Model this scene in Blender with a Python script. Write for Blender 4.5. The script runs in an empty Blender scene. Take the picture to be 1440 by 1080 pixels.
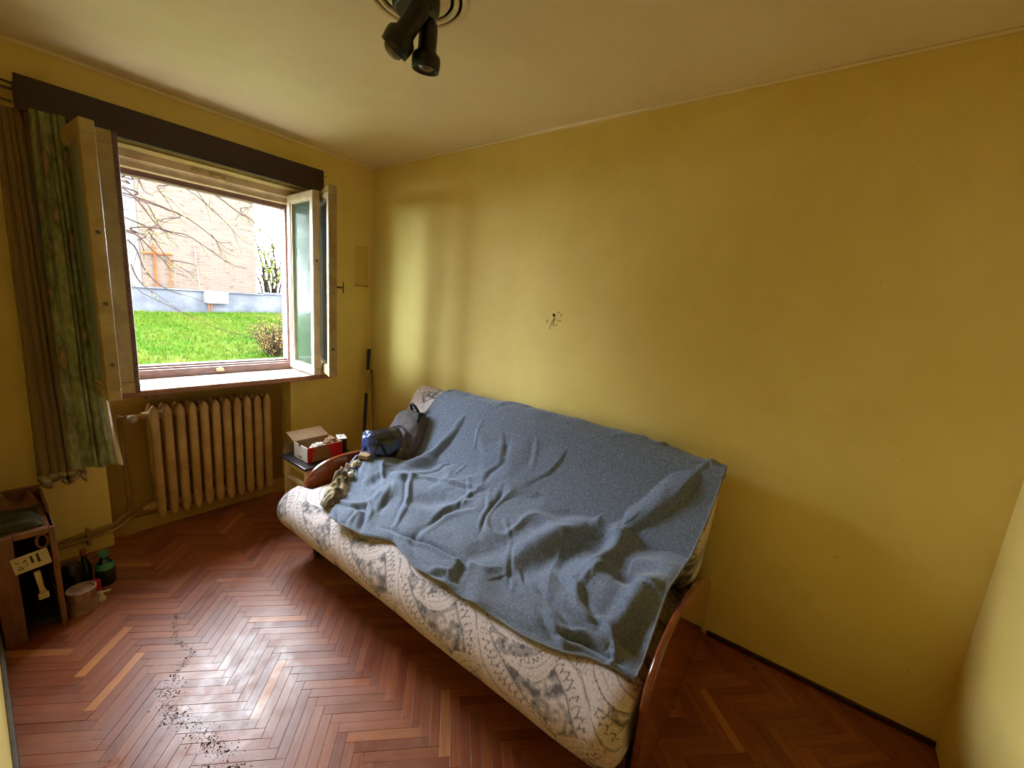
import bpy, math, random
import numpy as np
from mathutils import Vector, Matrix, noise as mn
random.seed(7); rng = np.random.default_rng(7)
scn = bpy.context.scene
col = scn.collection
PI = math.pi

# ------------------------------------------------------------------ camera
def camera():
    yaw, pit, rol = 0.937820868, -0.188999758, 0.080047192
    cy, sy, cp, sp = math.cos(yaw), math.sin(yaw), math.cos(pit), math.sin(pit)
    f = Vector((sy*cp, cy*cp, sp)); r = Vector((cy, -sy, 0)); u = r.cross(f)
    c, s = math.cos(rol), math.sin(rol)
    R = c*r + s*u; U = -s*r + c*u
    cam = bpy.data.cameras.new('camera'); o = bpy.data.objects.new('camera', cam); col.objects.link(o)
    o.matrix_world = Matrix(((R.x, U.x, -f.x, -2.07057735), (R.y, U.y, -f.y, -3.02019357), (R.z, U.z, -f.z, 1.534567), (0, 0, 0, 1)))
    cam.sensor_fit = 'HORIZONTAL'; cam.sensor_width = 36; cam.lens = 577.254355/1440*36
    cam.clip_start = .01; cam.clip_end = 300
    scn.camera = o
camera()

# ------------------------------------------------------------------ sky, exposure
w = bpy.data.worlds.new('sky'); scn.world = w; w.use_nodes = True
nt = w.node_tree; bg = nt.nodes['Background']
bg.inputs['Color'].default_value = (.82, .92, 1.0, 1)
bg.inputs['Strength'].default_value = 28.0
# sampling portal in the window opening (gives off no light of its own, only guides the sky's)
pl = bpy.data.lights.new('window_portal', 'AREA'); pl.shape = 'RECTANGLE'; pl.size = .95; pl.size_y = 1.25
pl.cycles.is_portal = True
po = bpy.data.objects.new('window_portal', pl); col.objects.link(po)
po.location = (-1.05, .30, 1.57); po.rotation_euler = (-PI/2, 0, 0)
vs = scn.view_settings
vs.view_transform = 'Standard'; vs.look = 'None'; vs.gamma = 1; vs.use_curve_mapping = False
vs.exposure = 0.72
try:
    scn.cycles.use_denoising = True
    scn.cycles.max_bounces = 12; scn.cycles.diffuse_bounces = 8; scn.cycles.sample_clamp_indirect = 6
    scn.cycles.caustics_reflective = False; scn.cycles.caustics_refractive = False
except Exception: pass

# ------------------------------------------------------------------ materials
def s2l(c):
    c = np.array(c, float)/255.
    return tuple(np.where(c <= .04045, c/12.92, ((c+.055)/1.055)**2.4)) + (1.,)
def new_mat(name):
    m = bpy.data.materials.new(name); m.use_nodes = True
    return m, m.node_tree, m.node_tree.nodes['Principled BSDF']
def N(t, kind, **k):
    n = t.nodes.new(kind)
    for a, v in k.items():
        if a in ('inp',):
            for i, x in v.items(): n.inputs[i].default_value = x
        else: setattr(n, a, v)
    return n
def ramp(t, src, stops):
    r = N(t, 'ShaderNodeValToRGB'); e = r.color_ramp.elements
    e[0].position, e[0].color = stops[0]; e[1].position, e[1].color = stops[-1]
    for p, c in stops[1:-1]:
        x = e.new(p); x.color = c
    t.links.new(src, r.inputs[0]); return r
def pm(name, c1, c2=None, scale=8., rough=.6, bump=0., bscale=None, spec=.5, stretch=(1, 1, 1), metal=0., lo=.35, hi=.65, coord='Object', coat=0., trans=0., rvar=0.):
    m, t, b = new_mat(name); c2 = c2 or c1
    tc = N(t, 'ShaderNodeTexCoord'); mp = N(t, 'ShaderNodeMapping'); mp.inputs['Scale'].default_value = stretch
    if coord == 'World':
        g = N(t, 'ShaderNodeNewGeometry'); t.links.new(g.outputs['Position'], mp.inputs[0])
    else: t.links.new(tc.outputs[coord], mp.inputs[0])
    n = N(t, 'ShaderNodeTexNoise', inp={'Scale': scale, 'Detail': 6.0, 'Roughness': .6}); t.links.new(mp.outputs[0], n.inputs['Vector'])
    r = ramp(t, n.outputs[0], [(lo, s2l(c1)), (hi, s2l(c2))]); t.links.new(r.outputs[0], b.inputs['Base Color'])
    b.inputs['Roughness'].default_value = rough; b.inputs['Metallic'].default_value = metal
    b.inputs['Specular IOR Level'].default_value = spec; b.inputs['Coat Weight'].default_value = coat
    if trans: b.inputs['Transmission Weight'].default_value = trans
    if rvar:
        mr = N(t, 'ShaderNodeMapRange', inp={3: rough-rvar, 4: rough+rvar}); t.links.new(n.outputs[0], mr.inputs[0]); t.links.new(mr.outputs[0], b.inputs['Roughness'])
    if bump:
        n2 = N(t, 'ShaderNodeTexNoise', inp={'Scale': bscale or scale*4, 'Detail': 4.0}); t.links.new(mp.outputs[0], n2.inputs['Vector'])
        bp = N(t, 'ShaderNodeBump', inp={'Strength': min(1., bump), 'Distance': .004}); t.links.new(n2.outputs[0], bp.inputs['Height']); t.links.new(bp.outputs[0], b.inputs['Normal'])
    return m

def wall_mat(name, base, dark, blotch=.12):
    m, t, b = new_mat(name)
    g = N(t, 'ShaderNodeNewGeometry')
    n = N(t, 'ShaderNodeTexNoise', inp={'Scale': 1.6, 'Detail': 8.0, 'Roughness': .65}); t.links.new(g.outputs['Position'], n.inputs['Vector'])
    r = ramp(t, n.outputs[0], [(.38, s2l(dark)), (.62, s2l(base))])
    # small specks and scuffs
    n3 = N(t, 'ShaderNodeTexNoise', inp={'Scale': 28., 'Detail': 5.0}); t.links.new(g.outputs['Position'], n3.inputs['Vector'])
    r3 = ramp(t, n3.outputs[0], [(.70, (1, 1, 1, 1)), (.80, (.78, .70, .55, 1))])
    mx = N(t, 'ShaderNodeMix', data_type='RGBA', blend_type='MULTIPLY'); mx.inputs[0].default_value = 1.
    t.links.new(r.outputs[0], mx.inputs[6]); t.links.new(r3.outputs[0], mx.inputs[7]); t.links.new(mx.outputs[2], b.inputs['Base Color'])
    b.inputs['Roughness'].default_value = .62; b.inputs['Specular IOR Level'].default_value = .35
    n2 = N(t, 'ShaderNodeTexNoise', inp={'Scale': 90., 'Detail': 3.0}); t.links.new(g.outputs['Position'], n2.inputs['Vector'])
    n4 = N(t, 'ShaderNodeTexNoise', inp={'Scale': 5., 'Detail': 2.0}); t.links.new(g.outputs['Position'], n4.inputs['Vector'])
    b1 = N(t, 'ShaderNodeBump', inp={'Strength': .25, 'Distance': .002}); t.links.new(n2.outputs[0], b1.inputs['Height'])
    b2 = N(t, 'ShaderNodeBump', inp={'Strength': .35, 'Distance': .02}); t.links.new(n4.outputs[0], b2.inputs['Height']); t.links.new(b1.outputs[0], b2.inputs['Normal'])
    t.links.new(b2.outputs[0], b.inputs['Normal'])
    return m
M_WALL = wall_mat('yellow_wall_paint', (237, 215, 134), (229, 206, 120))
M_CEIL = wall_mat('ceiling_paint', (247, 232, 196), (240, 222, 182))
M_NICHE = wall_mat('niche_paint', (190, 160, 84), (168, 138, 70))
M_CREAM = pm('yellowed_window_paint', (180, 158, 110), (150, 126, 82), 9, .45, .3)
M_FRAMEIN = pm('pale_window_paint', (206, 188, 160), (180, 158, 130), 9, .45, .3)
M_FRAMEOUT = pm('weathered_brown_frame', (120, 88, 80), (90, 62, 58), 14, .6, .5, stretch=(1, 1, 5))
M_SILL = pm('white_sill_paint', (232, 226, 220), (205, 192, 182), 12, .3, .2)
M_SILLEDGE = pm('sill_edge_paint', (170, 120, 96), (140, 98, 74), 14, .5, .2)
M_CORNICE = pm('dark_cornice_wood', (56, 34, 38), (44, 27, 31), 3, .55, .1, stretch=(1, 8, 8))
M_RAD = pm('cream_radiator_enamel', (205, 172, 118), (178, 142, 92), 10, .38, .3)
M_PIPE = pm('painted_pipe', (170, 138, 80), (140, 108, 60), 12, .5, .3)
M_WOODARM = pm('varnished_armrest_wood', (142, 72, 38), (108, 48, 24), 5, .16, .05, stretch=(1, 1, 7), coat=.6)
M_DARKWOOD = pm('dark_sofa_wood', (70, 38, 24), (48, 24, 16), 6, .4)
M_PALEWOOD = pm('pale_raw_wood', (228, 208, 164), (204, 180, 132), 6, .55, .2, stretch=(5, 5, 1))
M_BLACK = pm('worn_black_top', (40, 38, 40), (22, 21, 22), 12, .3)
M_SHELFWOOD = pm('aged_brown_wood', (128, 84, 50), (96, 60, 34), 6, .6, .3, stretch=(6, 6, 1))
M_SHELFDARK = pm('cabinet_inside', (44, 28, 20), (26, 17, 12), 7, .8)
M_CLOTHGREEN = pm('dark_green_cloth', (66, 62, 34), (44, 40, 22), 30, .95, .6)
M_CARD = pm('brown_cardboard', (150, 118, 84), (128, 98, 66), 8, .85, .2)
M_CARDLIGHT = pm('pale_cardboard', (192, 182, 146), (170, 156, 116), 8, .85)
M_CARTONWHITE = pm('white_carton', (226, 220, 212), (205, 196, 186), 8, .6)
M_RED = pm('red_print', (186, 22, 40), (168, 14, 30), 8, .45)
M_INK = pm('black_ink', (30, 26, 20), (44, 34, 24), 8, .7)
M_NAVY = pm('navy_shiny_nylon', (24, 28, 44), (14, 16, 26), 9, .22, .5, spec=.8)
M_LBLUE = pm('pale_blue_nylon', (70, 90, 146), (28, 38, 76), 9, .25, .4, spec=.8)
M_PACK = pm('grey_backpack_fabric', (98, 90, 92), (74, 68, 72), 30, .85, .4)
M_STRAP = pm('black_webbing', (20, 20, 24), (12, 12, 15), 30, .7)
M_CAMO = pm('camouflage_cloth', (186, 168, 136), (92, 78, 54), 14, .9, .4, lo=.42, hi=.56)
M_METALBLK = pm('black_lamp_enamel', (16, 12, 10), (9, 7, 6), 8, .35)
M_METAL = pm('dull_metal', (120, 108, 96), (90, 80, 70), 12, .4, metal=.8)
M_POLE = pm('grey_pole_tube', (150, 146, 130), (120, 114, 98), 10, .35, metal=.4)
M_POLEWOOD = pm('bare_wood_handle', (196, 168, 118), (168, 138, 90), 10, .6, stretch=(8, 8, 1))
M_REFLECT = pm('bulb_glass', (220, 200, 160), (200, 180, 140), 6, .08, trans=.8)
M_PAINTCAN = pm('stained_plastic_pot', (180, 160, 146), (138, 96, 80), 16, .5)
M_DKPLASTIC = pm('dark_plastic', (24, 24, 28), (14, 14, 17), 9, .25)
M_GREENGLASS = pm('dark_green_glass', (22, 52, 40), (12, 34, 28), 9, .1, spec=.8)
M_GREENLBL = pm('green_label', (70, 150, 110), (54, 120, 90), 9, .5)
M_WHITEPL = pm('white_plastic', (215, 205, 190), (190, 180, 165), 9, .4)
M_PLASTER = pm('grey_plaster', (176, 170, 160), (150, 142, 130), 8, .9, .8)
M_DIRT = pm('dark_dirt', (84, 58, 44), (52, 36, 28), 30, .95, .8)
M_HOLE = pm('dark_hole', (60, 38, 14), (40, 24, 10), 30, .95)

def glass_mat():
    m, t, b = new_mat('window_glass')
    b.inputs['Base Color'].default_value = (.80, .93, .90, 1); b.inputs['Roughness'].default_value = .03
    b.inputs['Transmission Weight'].default_value = 1; b.inputs['IOR'].default_value = 1.45
    g = N(t, 'ShaderNodeNewGeometry')
    n = N(t, 'ShaderNodeTexNoise', inp={'Scale': 30., 'Detail': 4.}); t.links.new(g.outputs['Position'], n.inputs['Vector'])
    r = N(t, 'ShaderNodeMapRange', inp={3: .0, 4: .16}); t.links.new(n.outputs[0], r.inputs[0]); t.links.new(r.outputs[0], b.inputs['Roughness'])
    return m
M_GLASS = glass_mat()
def dusty_glass(name, c, mix):
    m, t, b = new_mat(name)
    b.inputs['Base Color'].default_value = s2l(c); b.inputs['Roughness'].default_value = .35
    g = N(t, 'ShaderNodeBsdfGlass' if False else 'ShaderNodeBsdfTranslucent'); g.inputs['Color'].default_value = s2l(c)
    gl = N(t, 'ShaderNodeBsdfGlossy'); gl.inputs['Roughness'].default_value = .12
    tr = N(t, 'ShaderNodeBsdfTransparent'); tr.inputs['Color'].default_value = (.97, .99, .98, 1)
    mx = N(t, 'ShaderNodeMixShader'); mx.inputs[0].default_value = .5; t.links.new(g.outputs[0], mx.inputs[1]); t.links.new(b.outputs[0], mx.inputs[2])
    mx2 = N(t, 'ShaderNodeMixShader'); mx2.inputs[0].default_value = mix; t.links.new(tr.outputs[0], mx2.inputs[1]); t.links.new(mx.outputs[0], mx2.inputs[2])
    fr = N(t, 'ShaderNodeFresnel'); fr.inputs[0].default_value = 1.5
    mx3 = N(t, 'ShaderNodeMixShader'); t.links.new(fr.outputs[0], mx3.inputs[0]); t.links.new(mx2.outputs[0], mx3.inputs[1]); t.links.new(gl.outputs[0], mx3.inputs[2])
    t.links.new(mx3.outputs[0], t.nodes['Material Output'].inputs[0])
    return m
M_DUSTY = dusty_glass('window_glass_thin_dust', (200, 215, 205), .08)
M_DUSTL = dusty_glass('window_glass_streaked_dust', (225, 240, 236), .85)
M_DUSTG = dusty_glass('window_glass_dust_green_reflection', (150, 205, 150), .16)  # dust film tinted green to paint in the reflection of the garden

def parquet_mat():
    m, t, b = new_mat('varnished_parquet')
    g = N(t, 'ShaderNodeNewGeometry'); tc = N(t, 'ShaderNodeTexCoord')
    oi = N(t, 'ShaderNodeObjectInfo'); m1 = N(t, 'ShaderNodeMath', operation='MULTIPLY_ADD'); m1.inputs[1].default_value = 7.3; t.links.new(oi.outputs['Random'], m1.inputs[0]); t.links.new(g.outputs['Random Per Island'], m1.inputs[2])
    fr_ = N(t, 'ShaderNodeMath', operation='FRACT'); t.links.new(m1.outputs[0], fr_.inputs[0])
    base = ramp(t, fr_.outputs[0], [(0., s2l((126, 62, 38))), (.3, s2l((140, 74, 44))), (.65, s2l((152, 84, 50))), (.94, s2l((160, 90, 54))), (.96, s2l((184, 116, 66))), (1., s2l((194, 126, 72)))])
    ad = N(t, 'ShaderNodeVectorMath', operation='ADD'); sc = N(t, 'ShaderNodeVectorMath', operation='SCALE'); sc.inputs['Scale'].default_value = 37.
    cb = N(t, 'ShaderNodeCombineXYZ'); t.links.new(fr_.outputs[0], cb.inputs[0]); t.links.new(fr_.outputs[0], cb.inputs[1])
    t.links.new(cb.outputs[0], sc.inputs[0]); t.links.new(tc.outputs['UV'], ad.inputs[0]); t.links.new(sc.outputs[0], ad.inputs[1])
    mp = N(t, 'ShaderNodeMapping'); mp.inputs['Scale'].default_value = (1.2, 30, 1); t.links.new(ad.outputs[0], mp.inputs[0])
    n = N(t, 'ShaderNodeTexNoise', inp={'Scale': 4., 'Detail': 6.}); t.links.new(mp.outputs[0], n.inputs['Vector'])
    gr = ramp(t, n.outputs[0], [(.3, (.72, .68, .66, 1)), (.7, (1.1, 1.08, 1.05, 1))])
    mx = N(t, 'ShaderNodeMix', data_type='RGBA', blend_type='MULTIPLY'); mx.inputs[0].default_value = 1.
    t.links.new(base.outputs[0], mx.inputs[6]); t.links.new(gr.outputs[0], mx.inputs[7])
    # grime and wear that belong to the floor
    n2 = N(t, 'ShaderNodeTexNoise', inp={'Scale': 2.6, 'Detail': 8., 'Roughness': .7}); t.links.new(g.outputs['Position'], n2.inputs['Vector'])
    wr = ramp(t, n2.outputs[0], [(.45, (0, 0, 0, 1)), (.75, (.55, .55, .55, 1))])
    mx2 = N(t, 'ShaderNodeMix', data_type='RGBA', blend_type='MIX'); mx2.inputs[7].default_value = s2l((150, 104, 84))
    t.links.new(wr.outputs[0], mx2.inputs[0]); t.links.new(mx.outputs[2], mx2.inputs[6]); t.links.new(mx2.outputs[2], b.inputs['Base Color'])
    n3 = N(t, 'ShaderNodeTexNoise', inp={'Scale': 9., 'Detail': 6., 'Roughness': .7}); t.links.new(g.outputs['Position'], n3.inputs['Vector'])
    mr = N(t, 'ShaderNodeMapRange', inp={1: .3, 2: .7, 3: .26, 4: .50}); t.links.new(n3.outputs[0], mr.inputs[0]); t.links.new(mr.outputs[0], b.inputs['Roughness'])
    bp = N(t, 'ShaderNodeBump', inp={'Strength': .35, 'Distance': .003}); t.links.new(n3.outputs[0], bp.inputs['Height'])
    bp2 = N(t, 'ShaderNodeBump', inp={'Strength': .2, 'Distance': .001}); t.links.new(n.outputs[0], bp2.inputs['Height']); t.links.new(bp.outputs[0], bp2.inputs['Normal'])
    t.links.new(bp2.outputs[0], b.inputs['Normal'])
    return m
M_PARQ = parquet_mat()

def fabric_mat():           # printed leaves come from a colour attribute on a fine mesh
    m, t, b = new_mat('leaf_print_upholstery')
    a = N(t, 'ShaderNodeAttribute', attribute_name='print'); n = N(t, 'ShaderNodeTexNoise', inp={'Scale': 160., 'Detail': 3.})
    tc = N(t, 'ShaderNodeTexCoord'); t.links.new(tc.outputs['Object'], n.inputs['Vector'])
    r = ramp(t, n.outputs[0], [(.3, (.80, .78, .76, 1)), (.7, (1.1, 1.1, 1.1, 1))])
    mx = N(t, 'ShaderNodeMix', data_type='RGBA', blend_type='MULTIPLY'); mx.inputs[0].default_value = 1.
    t.links.new(a.outputs['Color'], mx.inputs[6]); t.links.new(r.outputs[0], mx.inputs[7]); t.links.new(mx.outputs[2], b.inputs['Base Color'])
    b.inputs['Roughness'].default_value = .9; b.inputs['Sheen Weight'].default_value = .15; b.inputs['Specular IOR Level'].default_value = .25
    bp = N(t, 'ShaderNodeBump', inp={'Strength': .4, 'Distance': .002}); t.links.new(n.outputs[0], bp.inputs['Height']); t.links.new(bp.outputs[0], b.inputs['Normal'])
    return m
M_FABRIC = fabric_mat()
def blanket_mat():
    m, t, b = new_mat('grey_blue_wool')
    tc = N(t, 'ShaderNodeTexCoord')
    n = N(t, 'ShaderNodeTexNoise', inp={'Scale': 95., 'Detail': 8., 'Roughness': .75}); t.links.new(tc.outputs['Object'], n.inputs['Vector'])
    r = ramp(t, n.outputs[0], [(.30, s2l((84, 94, 113))), (.5, s2l((108, 120, 143))), (.70, s2l((138, 150, 177)))])
    t.links.new(r.outputs[0], b.inputs['Base Color'])
    b.inputs['Roughness'].default_value = .95; b.inputs['Sheen Weight'].default_value = .35; b.inputs['Sheen Roughness'].default_value = .5
    b.inputs['Specular IOR Level'].default_value = .15
    n2 = N(t, 'ShaderNodeTexNoise', inp={'Scale': 220., 'Detail': 4.}); t.links.new(tc.outputs['Object'], n2.inputs['Vector'])
    bp = N(t, 'ShaderNodeBump', inp={'Strength': .6, 'Distance': .003}); t.links.new(n2.outputs[0], bp.inputs['Height']); t.links.new(bp.outputs[0], b.inputs['Normal'])
    return m
M_WOOL = blanket_mat()
M_WOOLHEM = pm('pale_blanket_hem', (150, 156, 170), (120, 126, 140), 30, .95)
def curtain_mat():
    m, t, b = new_mat('green_floral_curtain')
    tc = N(t, 'ShaderNodeTexCoord')
    nd = N(t, 'ShaderNodeTexNoise', inp={'Scale': 9., 'Detail': 4.}); t.links.new(tc.outputs['UV'], nd.inputs['Vector'])
    mv = N(t, 'ShaderNodeMix', data_type='RGBA', blend_type='LINEAR_LIGHT'); mv.inputs[0].default_value = .06
    t.links.new(tc.outputs['UV'], mv.inputs[6]); t.links.new(nd.outputs['Color'], mv.inputs[7])
    v = N(t, 'ShaderNodeTexVoronoi', inp={'Scale': 5.5}); t.links.new(mv.outputs[2], v.inputs['Vector'])
    fl = ramp(t, v.outputs['Distance'], [(.0, s2l((204, 168, 152))), (.20, s2l((186, 152, 134))), (.30, s2l((128, 136, 104))), (.45, s2l((160, 164, 128))), (1., s2l((182, 182, 146)))])
    n = N(t, 'ShaderNodeTexNoise', inp={'Scale': 22., 'Detail': 5.}); t.links.new(tc.outputs['UV'], n.inputs['Vector'])
    r = ramp(t, n.outputs[0], [(.35, (.66, .70, .60, 1)), (.65, (1.1, 1.1, 1.05, 1))])
    mx = N(t, 'ShaderNodeMix', data_type='RGBA', blend_type='MULTIPLY'); mx.inputs[0].default_value = 1.
    t.links.new(fl.outputs[0], mx.inputs[6]); t.links.new(r.outputs[0], mx.inputs[7]); t.links.new(mx.outputs[2], b.inputs['Base Color'])
    b.inputs['Roughness'].default_value = .9
    tl = N(t, 'ShaderNodeBsdfTranslucent'); t.links.new(mx.outputs[2], tl.inputs[0])
    ms = N(t, 'ShaderNodeMixShader'); ms.inputs[0].default_value = .3; t.links.new(b.outputs[0], ms.inputs[1]); t.links.new(tl.outputs[0], ms.inputs[2])
    t.links.new(ms.outputs[0], t.nodes['Material Output'].inputs[0])
    return m
M_CURT = curtain_mat()
def net_mat():
    m, t, b = new_mat('brown_net_curtain')
    b.inputs['Base Color'].default_value = s2l((138, 112, 86)); b.inputs['Roughness'].default_value = .9
    tr = N(t, 'ShaderNodeBsdfTransparent'); ms = N(t, 'ShaderNodeMixShader'); ms.inputs[0].default_value = .72
    t.links.new(tr.outputs[0], ms.inputs[1]); t.links.new(b.outputs[0], ms.inputs[2]); t.links.new(ms.outputs[0], t.nodes['Material Output'].inputs[0])
    return m
M_NET = net_mat()

# ------------------------------------------------------------------ mesh helpers
class MB:
    def __init__(s): s.v = []; s.f = []
    def add(s, vs, fs):
        o = len(s.v); s.v += [tuple(map(float, p)) for p in vs]; s.f += [tuple(i+o for i in f) for f in fs]; return s
    def box(s, x0, x1, y0, y1, z0, z1, M=None):
        vs = [(x, y, z) for z in (z0, z1) for y in (y0, y1) for x in (x0, x1)]
        if M is not None: vs = [M @ Vector(p) for p in vs]
        return s.add(vs, [(0, 2, 3, 1), (4, 5, 7, 6), (0, 1, 5, 4), (2, 6, 7, 3), (0, 4, 6, 2), (1, 3, 7, 5)])
    def tube(s, pts, r, n=10, cap=True):
        pts = [Vector(p) for p in pts]; rs = [float(q) for q in r] if hasattr(r, '__len__') else [float(r)]*len(pts)
        rings = []; up = None
        for i, p in enumerate(pts):
            d = (pts[min(i+1, len(pts)-1)] - pts[max(i-1, 0)]).normalized()
            if up is None: up = Vector((0, 0, 1)) if abs(d.z) < .9 else Vector((1, 0, 0))
            a = d.cross(up).normalized(); b = a.cross(d).normalized(); up = b
            rings.append([p + rs[i]*(math.cos(2*PI*k/n)*a + math.sin(2*PI*k/n)*b) for k in range(n)])
        vs = [q for R in rings for q in R]; fs = []
        for i in range(len(rings)-1):
            for k in range(n): fs.append((i*n+k, i*n+(k+1) % n, (i+1)*n+(k+1) % n, (i+1)*n+k))
        if cap: fs += [tuple(range(n))[::-1], tuple((len(rings)-1)*n+k for k in range(n))]
        return s.add(vs, fs)
    def lathe(s, prof, n=24, M=None):
        vs = []
        for r, z in prof:
            for k in range(n):
                p = Vector((r*math.cos(2*PI*k/n), r*math.sin(2*PI*k/n), z)); vs.append(M @ p if M is not None else p)
        fs = []
        for i in range(len(prof)-1):
            for k in range(n): fs.append((i*n+k, i*n+(k+1) % n, (i+1)*n+(k+1) % n, (i+1)*n+k))
        fs += [tuple(range(n))[::-1], tuple((len(prof)-1)*n+k for k in range(n))]
        return s.add(vs, fs)
    def prism(s, poly, a, b, fn):
        n = len(poly); vs = [fn(p, q, a) for p, q in poly] + [fn(p, q, b) for p, q in poly]
        fs = [tuple(range(n)), tuple(range(2*n-1, n-1, -1))] + [(i, i+n, (i+1) % n + n, (i+1) % n) for i in range(n)]
        return s.add(vs, fs)
def from_grid(P, closed=False):
    nu, nv = P.shape[:2]; idx = np.arange(nu*nv).reshape(nu, nv)
    a = idx[:-1, :-1].ravel(); b = idx[1:, :-1].ravel(); c = idx[1:, 1:].ravel(); d = idx[:-1, 1:].ravel()
    F = np.stack([a, b, c, d], 1)
    if closed: F = np.concatenate([F, np.stack([idx[:-1, -1], idx[1:, -1], idx[1:, 0], idx[:-1, 0]], 1)])
    return P.reshape(-1, 3), F
def make_mesh(name, v, f):
    me = bpy.data.meshes.new(name)
    me.from_pydata([tuple(p) for p in (v.tolist() if hasattr(v, 'tolist') else v)], [], f.tolist() if hasattr(f, 'tolist') else f)
    me.update(); return me
def ob(name, mb, m, parent=None, smooth=False, bevel=0., label=None, cat=None, group=None, kind=None, fix=True, sub=0, solid=0.):
    me = mb if isinstance(mb, bpy.types.Mesh) else make_mesh(name, mb.v, mb.f)
    if fix and not isinstance(mb, bpy.types.Mesh):
        import bmesh
        b = bmesh.new(); b.from_mesh(me); bmesh.ops.recalc_face_normals(b, faces=b.faces); b.to_mesh(me); b.free()
    if m and not me.materials: me.materials.append(m)
    o = bpy.data.objects.new(name, me); col.objects.link(o)
    if parent is not None:
        o.parent = parent
        o.matrix_parent_inverse = parent.matrix_world.inverted() if parent.type != 'EMPTY' else Matrix.Translation(-Vector(parent.location))
    if solid:
        x = o.modifiers.new('solid', 'SOLIDIFY'); x.thickness = solid; x.offset = 0
    if bevel:
        x = o.modifiers.new('bevel', 'BEVEL'); x.width = bevel; x.segments = 2; x.limit_method = 'ANGLE'; x.angle_limit = .6
        smooth = True
    if sub:
        x = o.modifiers.new('sub', 'SUBSURF'); x.levels = sub; x.render_levels = sub
    if smooth:
        me.shade_smooth() if hasattr(me, 'shade_smooth') else None
        if bevel: me.set_sharp_from_angle(angle=.7)
    tag(o, label, cat, group, kind); return o
def tag(o, label=None, cat=None, group=None, kind=None):
    if label: o['label'] = label
    if cat: o['category'] = cat
    if group: o['group'] = group
    if kind: o['kind'] = kind
    return o
def root(name, loc, label, cat, group=None, kind=None):
    o = bpy.data.objects.new(name, None); col.objects.link(o); o.location = loc; o.empty_display_size = .05
    return tag(o, label, cat, group, kind)
def cat_rom(t, K, x):      # smooth interpolation of rows K (n,...) given at t, sampled at x
    K = np.asarray(K, float); t = np.asarray(t, float)
    i = np.clip(np.searchsorted(t, x, side='right')-1, 0, len(t)-2)
    def g(j): return np.clip(j, 0, len(t)-1)
    h = t[i+1]-t[i]; s = (x-t[i])/h
    m0 = (K[g(i+1)]-K[g(i-1)]) / np.maximum(t[g(i+1)]-t[g(i-1)], 1e-9)[(...,)+(None,)*(K.ndim-1)]
    m1 = (K[g(i+2)]-K[g(i)]) / np.maximum(t[g(i+2)]-t[g(i)], 1e-9)[(...,)+(None,)*(K.ndim-1)]
    s = s[(...,)+(None,)*(K.ndim-1)]; h = h[(...,)+(None,)*(K.ndim-1)]
    return (2*s**3-3*s**2+1)*K[i] + (s**3-2*s**2+s)*h*m0 + (-2*s**3+3*s**2)*K[i+1] + (s**3-s**2)*h*m1
_perm = rng.random((64, 64, 64))
def vnoise(p, sc):         # value noise on numpy points (n,3)
    q = np.asarray(p)*sc; i = np.floor(q).astype(int); f = q-i; f = f*f*(3-2*f); r = 0
    for dx in (0, 1):
        for dy in (0, 1):
            for dz in (0, 1):
                w_ = (f[..., 0] if dx else 1-f[..., 0])*(f[..., 1] if dy else 1-f[..., 1])*(f[..., 2] if dz else 1-f[..., 2])
                r = r + w_*_perm[(i[..., 0]+dx) % 64, (i[..., 1]+dy) % 64, (i[..., 2]+dz) % 64]
    return r-.5
def rect_ring(x0, x1, z0, z1, w_, y0, y1, mb=None, fn=None):
    mb = mb or MB()
    for a in ((x0, x1, z0, z0+w_), (x0, x1, z1-w_, z1), (x0, x0+w_, z0+w_, z1-w_), (x1-w_, x1, z0+w_, z1-w_)):
        mb.box(a[0], a[1], y0, y1, a[2], a[3], fn)
    return mb

# ------------------------------------------------------------------ room shell
H = 2.5; L = 3.635; XL = -2.115
NX0, NX1 = -1.672, -.675            # radiator niche
WX0, WX1, WZ0, WZ1 = -1.70, -.44, .93, 2.20     # opening at the room side
WD = .30                             # wall thickness
mb = MB()
mb.box(XL-.15, WX0, 0, WD, .90, H); mb.box(WX1, .15, 0, WD, 0, H); mb.box(WX0, WX1, 0, WD, WZ1, H)
mb.box(XL-.15, NX0, 0, WD, 0, .90); mb.box(NX1, WX1, 0, WD, 0, .90)
mb.box(NX0, NX1, .17, WD, 0, .90)
wall_back = ob('wall_back', mb, M_WALL, label='yellow painted wall around the open window', cat='wall', kind='structure')
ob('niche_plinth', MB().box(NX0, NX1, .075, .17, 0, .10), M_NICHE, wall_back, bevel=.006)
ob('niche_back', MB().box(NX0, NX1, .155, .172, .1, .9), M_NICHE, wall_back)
ob('wall_right', MB().box(0, .15, -L, 0, 0, H), M_WALL, label='long bare yellow wall behind the sofa', cat='wall', kind='structure')
wall_right = bpy.data.objects['wall_right']
ob('wall_front', MB().box(XL-.15, .15, -L-.15, -L, 0, H), M_WALL, label='short yellow end wall opposite the window', cat='wall', kind='structure')
ob('wall_left', MB().box(XL-.15, XL, -L, 0, 0, H), M_WALL, label='yellow side wall facing the sofa', cat='wall', kind='structure')
ceiling = ob('ceiling', MB().box(XL-.15, .15, -L-.15, WD, H, H+.15), M_CEIL, label='discoloured cream ceiling', cat='ceiling', kind='structure')
# thin rounded paint cove where walls meet the ceiling
cb = MB(); cb.box(-.012, 0, -L, 0, H-.012, H); cb.box(XL, 0, -.014, 0, H-.02, H)
ob('ceiling_cove', cb, M_CEIL, ceiling, bevel=.005)
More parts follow.
